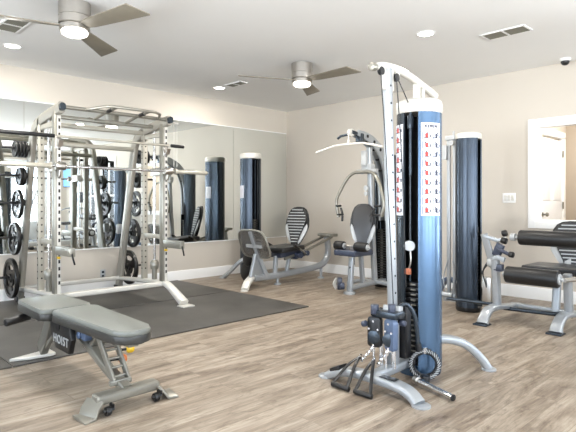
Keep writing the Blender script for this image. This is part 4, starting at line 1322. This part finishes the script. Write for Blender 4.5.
# recessed lights
for (x, y, lb) in ((1.68, 5.75, 'recessed round ceiling light at the far left near the vent'),
                   (4.36, 5.85, 'recessed round ceiling light near the far corner'),
                   (4.35, 2.61, 'recessed round ceiling light above the cable machine on the right'),
                   (1.68, 2.3, 'recessed round ceiling light above the viewpoint, out of frame'),
                   (1.68, -1.0, 'recessed round ceiling light far behind, by the south windows'),
                   (4.35, -1.0, 'recessed round ceiling light above the treadmill behind')):
    root = thing('recessed_light', lb, 'ceiling light', (x, y, H), 'recessed ceiling lights')
    mb = MB(); mb.lathe([(.07, -.001), (.09, -.001), (.092, -.004), (.088, -.007), (.072, -.007), (.07, -.001)], (x, y, H), seg=32); mb.build('trim_ring', M['trim'], root)
    mb = MB(); mb.lathe([(0, -.003), (.071, -.003), (.071, -.0045), (0, -.0045)], (x, y, H), seg=32); mb.build('lens', M['lamp'], root)
    p = area('recessed_lamp', (x, y, H - .012), (x, y, 0), .13, .13, 16, (1, .95, .88), shape='DISK')
    p.parent = root; p.location = (0, 0, -.012); p.rotation_euler = (0, 0, 0)

# vents
def vent(x, y, lx, ly, n, label, split=True):
    root = thing('ceiling_vent', label, 'vent', (x, y, H), 'louvred ceiling vents')
    mb = MB()
    t = .02
    for sx in (-1, 1): mb.box((x + sx * (lx / 2 - t / 2), y, H - .005), (t, ly, .01), bev=.002)
    for sy in (-1, 1): mb.box((x, y + sy * (ly / 2 - t / 2), H - .005), (lx, t, .01), bev=.002)
    if split: mb.box((x, y, H - .0052), (lx - 2 * t, .022, .009))
    mb.build('frame', M['trim'], root)
    mb = MB(); mb.box((x, y, H - .001), (lx - .03, ly - .03, .002)); mb.build('backing', M['vent'], root)
    mb = MB()
    for k in range(n):
        u = -lx / 2 + t + (lx - 2 * t) * (k + .5) / n
        mb.box((x + u, y, H - .006), (.011, ly - 2 * t, .002), rot=(0, .6, 0))
    mb.build('louvres', M['vent'], root)
vent(4.86, 2.07, .21, .42, 10, 'double louvred vent in the ceiling above the leg extension machine')
vent(1.48, 5.06, .20, .46, 9, 'louvred vent in the ceiling at the top left edge')
vent(4.38, 5.5, .16, .34, 7, 'small louvred vent in the ceiling near the corner')

# security camera
sc = thing('security_camera', 'small white dome security camera with black lens on the ceiling edge', 'camera', (6.22, 1.99, H))
mb = MB(); mb.lathe([(0, 0), (.055, 0), (.058, -.008), (.05, -.028), (0, -.03)], (6.22, 1.99, H), seg=26); mb.build('mount', M['trim'], sc)
mb = MB(); mb.lathe([(.042, -.026), (.045, -.04), (.036, -.062), (.018, -.074), (0, -.077)], (6.22, 1.99, H), seg=24); mb.build('dome', M['black'], sc)

# switch plate and outlet
sp = thing('switch_plate', 'white triple light switch plate on the beige wall', 'light switch', (E, 2.68, 1.2))
mb = MB(); mb.box((E - .004, 2.68, 1.20), (.008, .16, .12), bev=.003); mb.build('plate', M['trim'], sp)
for dy in (-.045, 0, .045):
    mb = MB(); mb.box((E - .0095, 2.68 + dy, 1.20), (.005, .033, .065), rot=(0, .05, 0), bev=.0015); mb.build('rocker', M['white'], sp)
ol_ = thing('power_outlet', 'grey power outlet low on the wall under the mirror', 'outlet', (3.02, N, .21))
mb = MB(); mb.box((3.02, N - .004, .205), (.072, .008, .115), bev=.003); mb.build('plate', M['wing'], ol_)
for dz in (-.025, .025):
    mb = MB(); mb.box((3.02, N - .009, .205 + dz), (.034, .003, .028), bev=.001); s_ = mb.build('socket', M['slate'], ol_)

# ------------------------------------------------------------------ things seen in the mirror: television, bike, treadmill
tv = thing('television', 'wall mounted television with blue screen reflected in the mirror', 'television', (E, -2.95, 1.9))
mb = MB(); mb.box((E - .05, -2.95, 1.9), (.04, .98, .58), bev=.008); mb.box((E - .018, -2.95, 1.9), (.026, .3, .3)); mb.build('housing', M['black'], tv)
mb = MB(); mb.box((E - .0715, -2.95, 1.9), (.003, .93, .53)); mb.build('screen', M['screen'], tv)

def bike(x, y):
    root = thing('exercise_bike', 'recumbent exercise bike with console reflected in the mirror', 'exercise bike', (x, y, 0))
    mb = MB(); mb.bar([(x - .75, y, .12), (x, y, .16), (x + .65, y, .30)], .10, .09, rnd=.3)
    for dx, w_ in ((-.7, .5), (.6, .5)): mb.bar([(x + dx, y - w_ / 2, .05), (x + dx, y + w_ / 2, .05)], .08, .07, rnd=.4)
    mb.bar([(x - .62, y, .3), (x - .55, y, .9), (x - .48, y, 1.25)], .08, .06, up=(1, 0, 0)); mb.build('frame', M['silver'], root)
    mb = MB(); mb.cyl((x - .42, y - .09, .38), (x - .42, y + .09, .38), .27, 30, bev=.03); mb.build('flywheel_cover', M['wing'], root)
    mb = MB(); mb.box((x - .47, y, 1.34), (.06, .38, .28), rot=(0, .3, 0), bev=.02); c = mb.build('console', M['wing'], root)
    mb = MB(); mb.box((x - .437, y, 1.36), (.006, .24, .13), rot=(0, .3, 0)); mb.build('display', M['slate'], c)
    mb = MB(); mb.tube([(x - .3, y - .3, 1.1), (x - .45, y - .28, 1.12), (x - .5, y, 1.1), (x - .45, y + .28, 1.12), (x - .3, y + .3, 1.1)], .016, 10, smooth=4); mb.build('handlebar', M['black'], root)
    mb = MB(); mb.box((x + .4, y, .55), (.36, .42, .08), bev=.03, seg=3); mb.build('seat_pad', M['vinyl'], root)
    mb = MB(); mb.box((x + .64, y, .85), (.07, .40, .55), rot=(0, .2, 0), bev=.03, seg=3); mb.build('back_pad', M['vinyl'], root)
    mb = MB(); mb.bar([(x + .42, y, .26), (x + .42, y, .52)], .06, .06, up=(1, 0, 0)); mb.bar([(x + .55, y, .5), (x + .7, y, .8)], .04, .04, up=(1, 0, 0)); mb.build('seat_post', M['silver'], root)
    for s in (-1, 1):
        mb = MB(); mb.bar([(x - .42, y + s * .1, .38), (x - .42 + s * .1, y + s * .13, .38 + s * .12)], .02, .03); mb.box((x - .42 + s * .1, y + s * .19, .38 + s * .12), (.1, .1, .03), bev=.008); mb.build('pedal', M['black'], root)
bike(5.35, -1.75)

def treadmill(x, y):
    root = thing('treadmill', 'grey and black treadmill near the windows, reflected in the mirror', 'treadmill', (x, y, 0))
    mb = MB(); mb.box((x, y, .14), (1.75, .72, .12), bev=.03, seg=3); mb.build('deck', M['wing'], root)
    mb = MB(); mb.box((x - .05, y, .205), (1.5, .5, .014), bev=.004); mb.build('running_belt', M['black'], root)
    mb = MB(); mb.box((x + .72, y, .24), (.36, .70, .18), bev=.06, seg=3); mb.build('motor_cover', M['wing'], root)
    for s in (-1, 1):
        mb = MB(); mb.bar([(x + .72, y + s * .34, .2), (x + .66, y + s * .34, .8), (x + .58, y + s * .34, 1.25)], .06, .08, up=(1, 0, 0), smooth=3)
        mb.tube([(x + .62, y + s * .34, 1.0), (x + .35, y + s * .34, .98), (x + .15, y + s * .33, .9)], .02, 10, smooth=3); mb.build('side_rail', M['silver'], root)
        mb = MB(); mb.cyl((x + s * .7, y - .3, .04), (x + s * .7, y + .3, .04), .04, 14); mb.build('foot_roller', M['black'], root)
    mb = MB(); mb.box((x + .58, y, 1.27), (.14, .74, .26), rot=(0, .5, 0), bev=.04, seg=3); c = mb.build('console', M['slate'], root)
    mb = MB(); mb.box((x + .51, y, 1.30), (.006, .42, .16), rot=(0, .5, 0)); mb.build('display', M['black'], c)
treadmill(5.0, -.35)
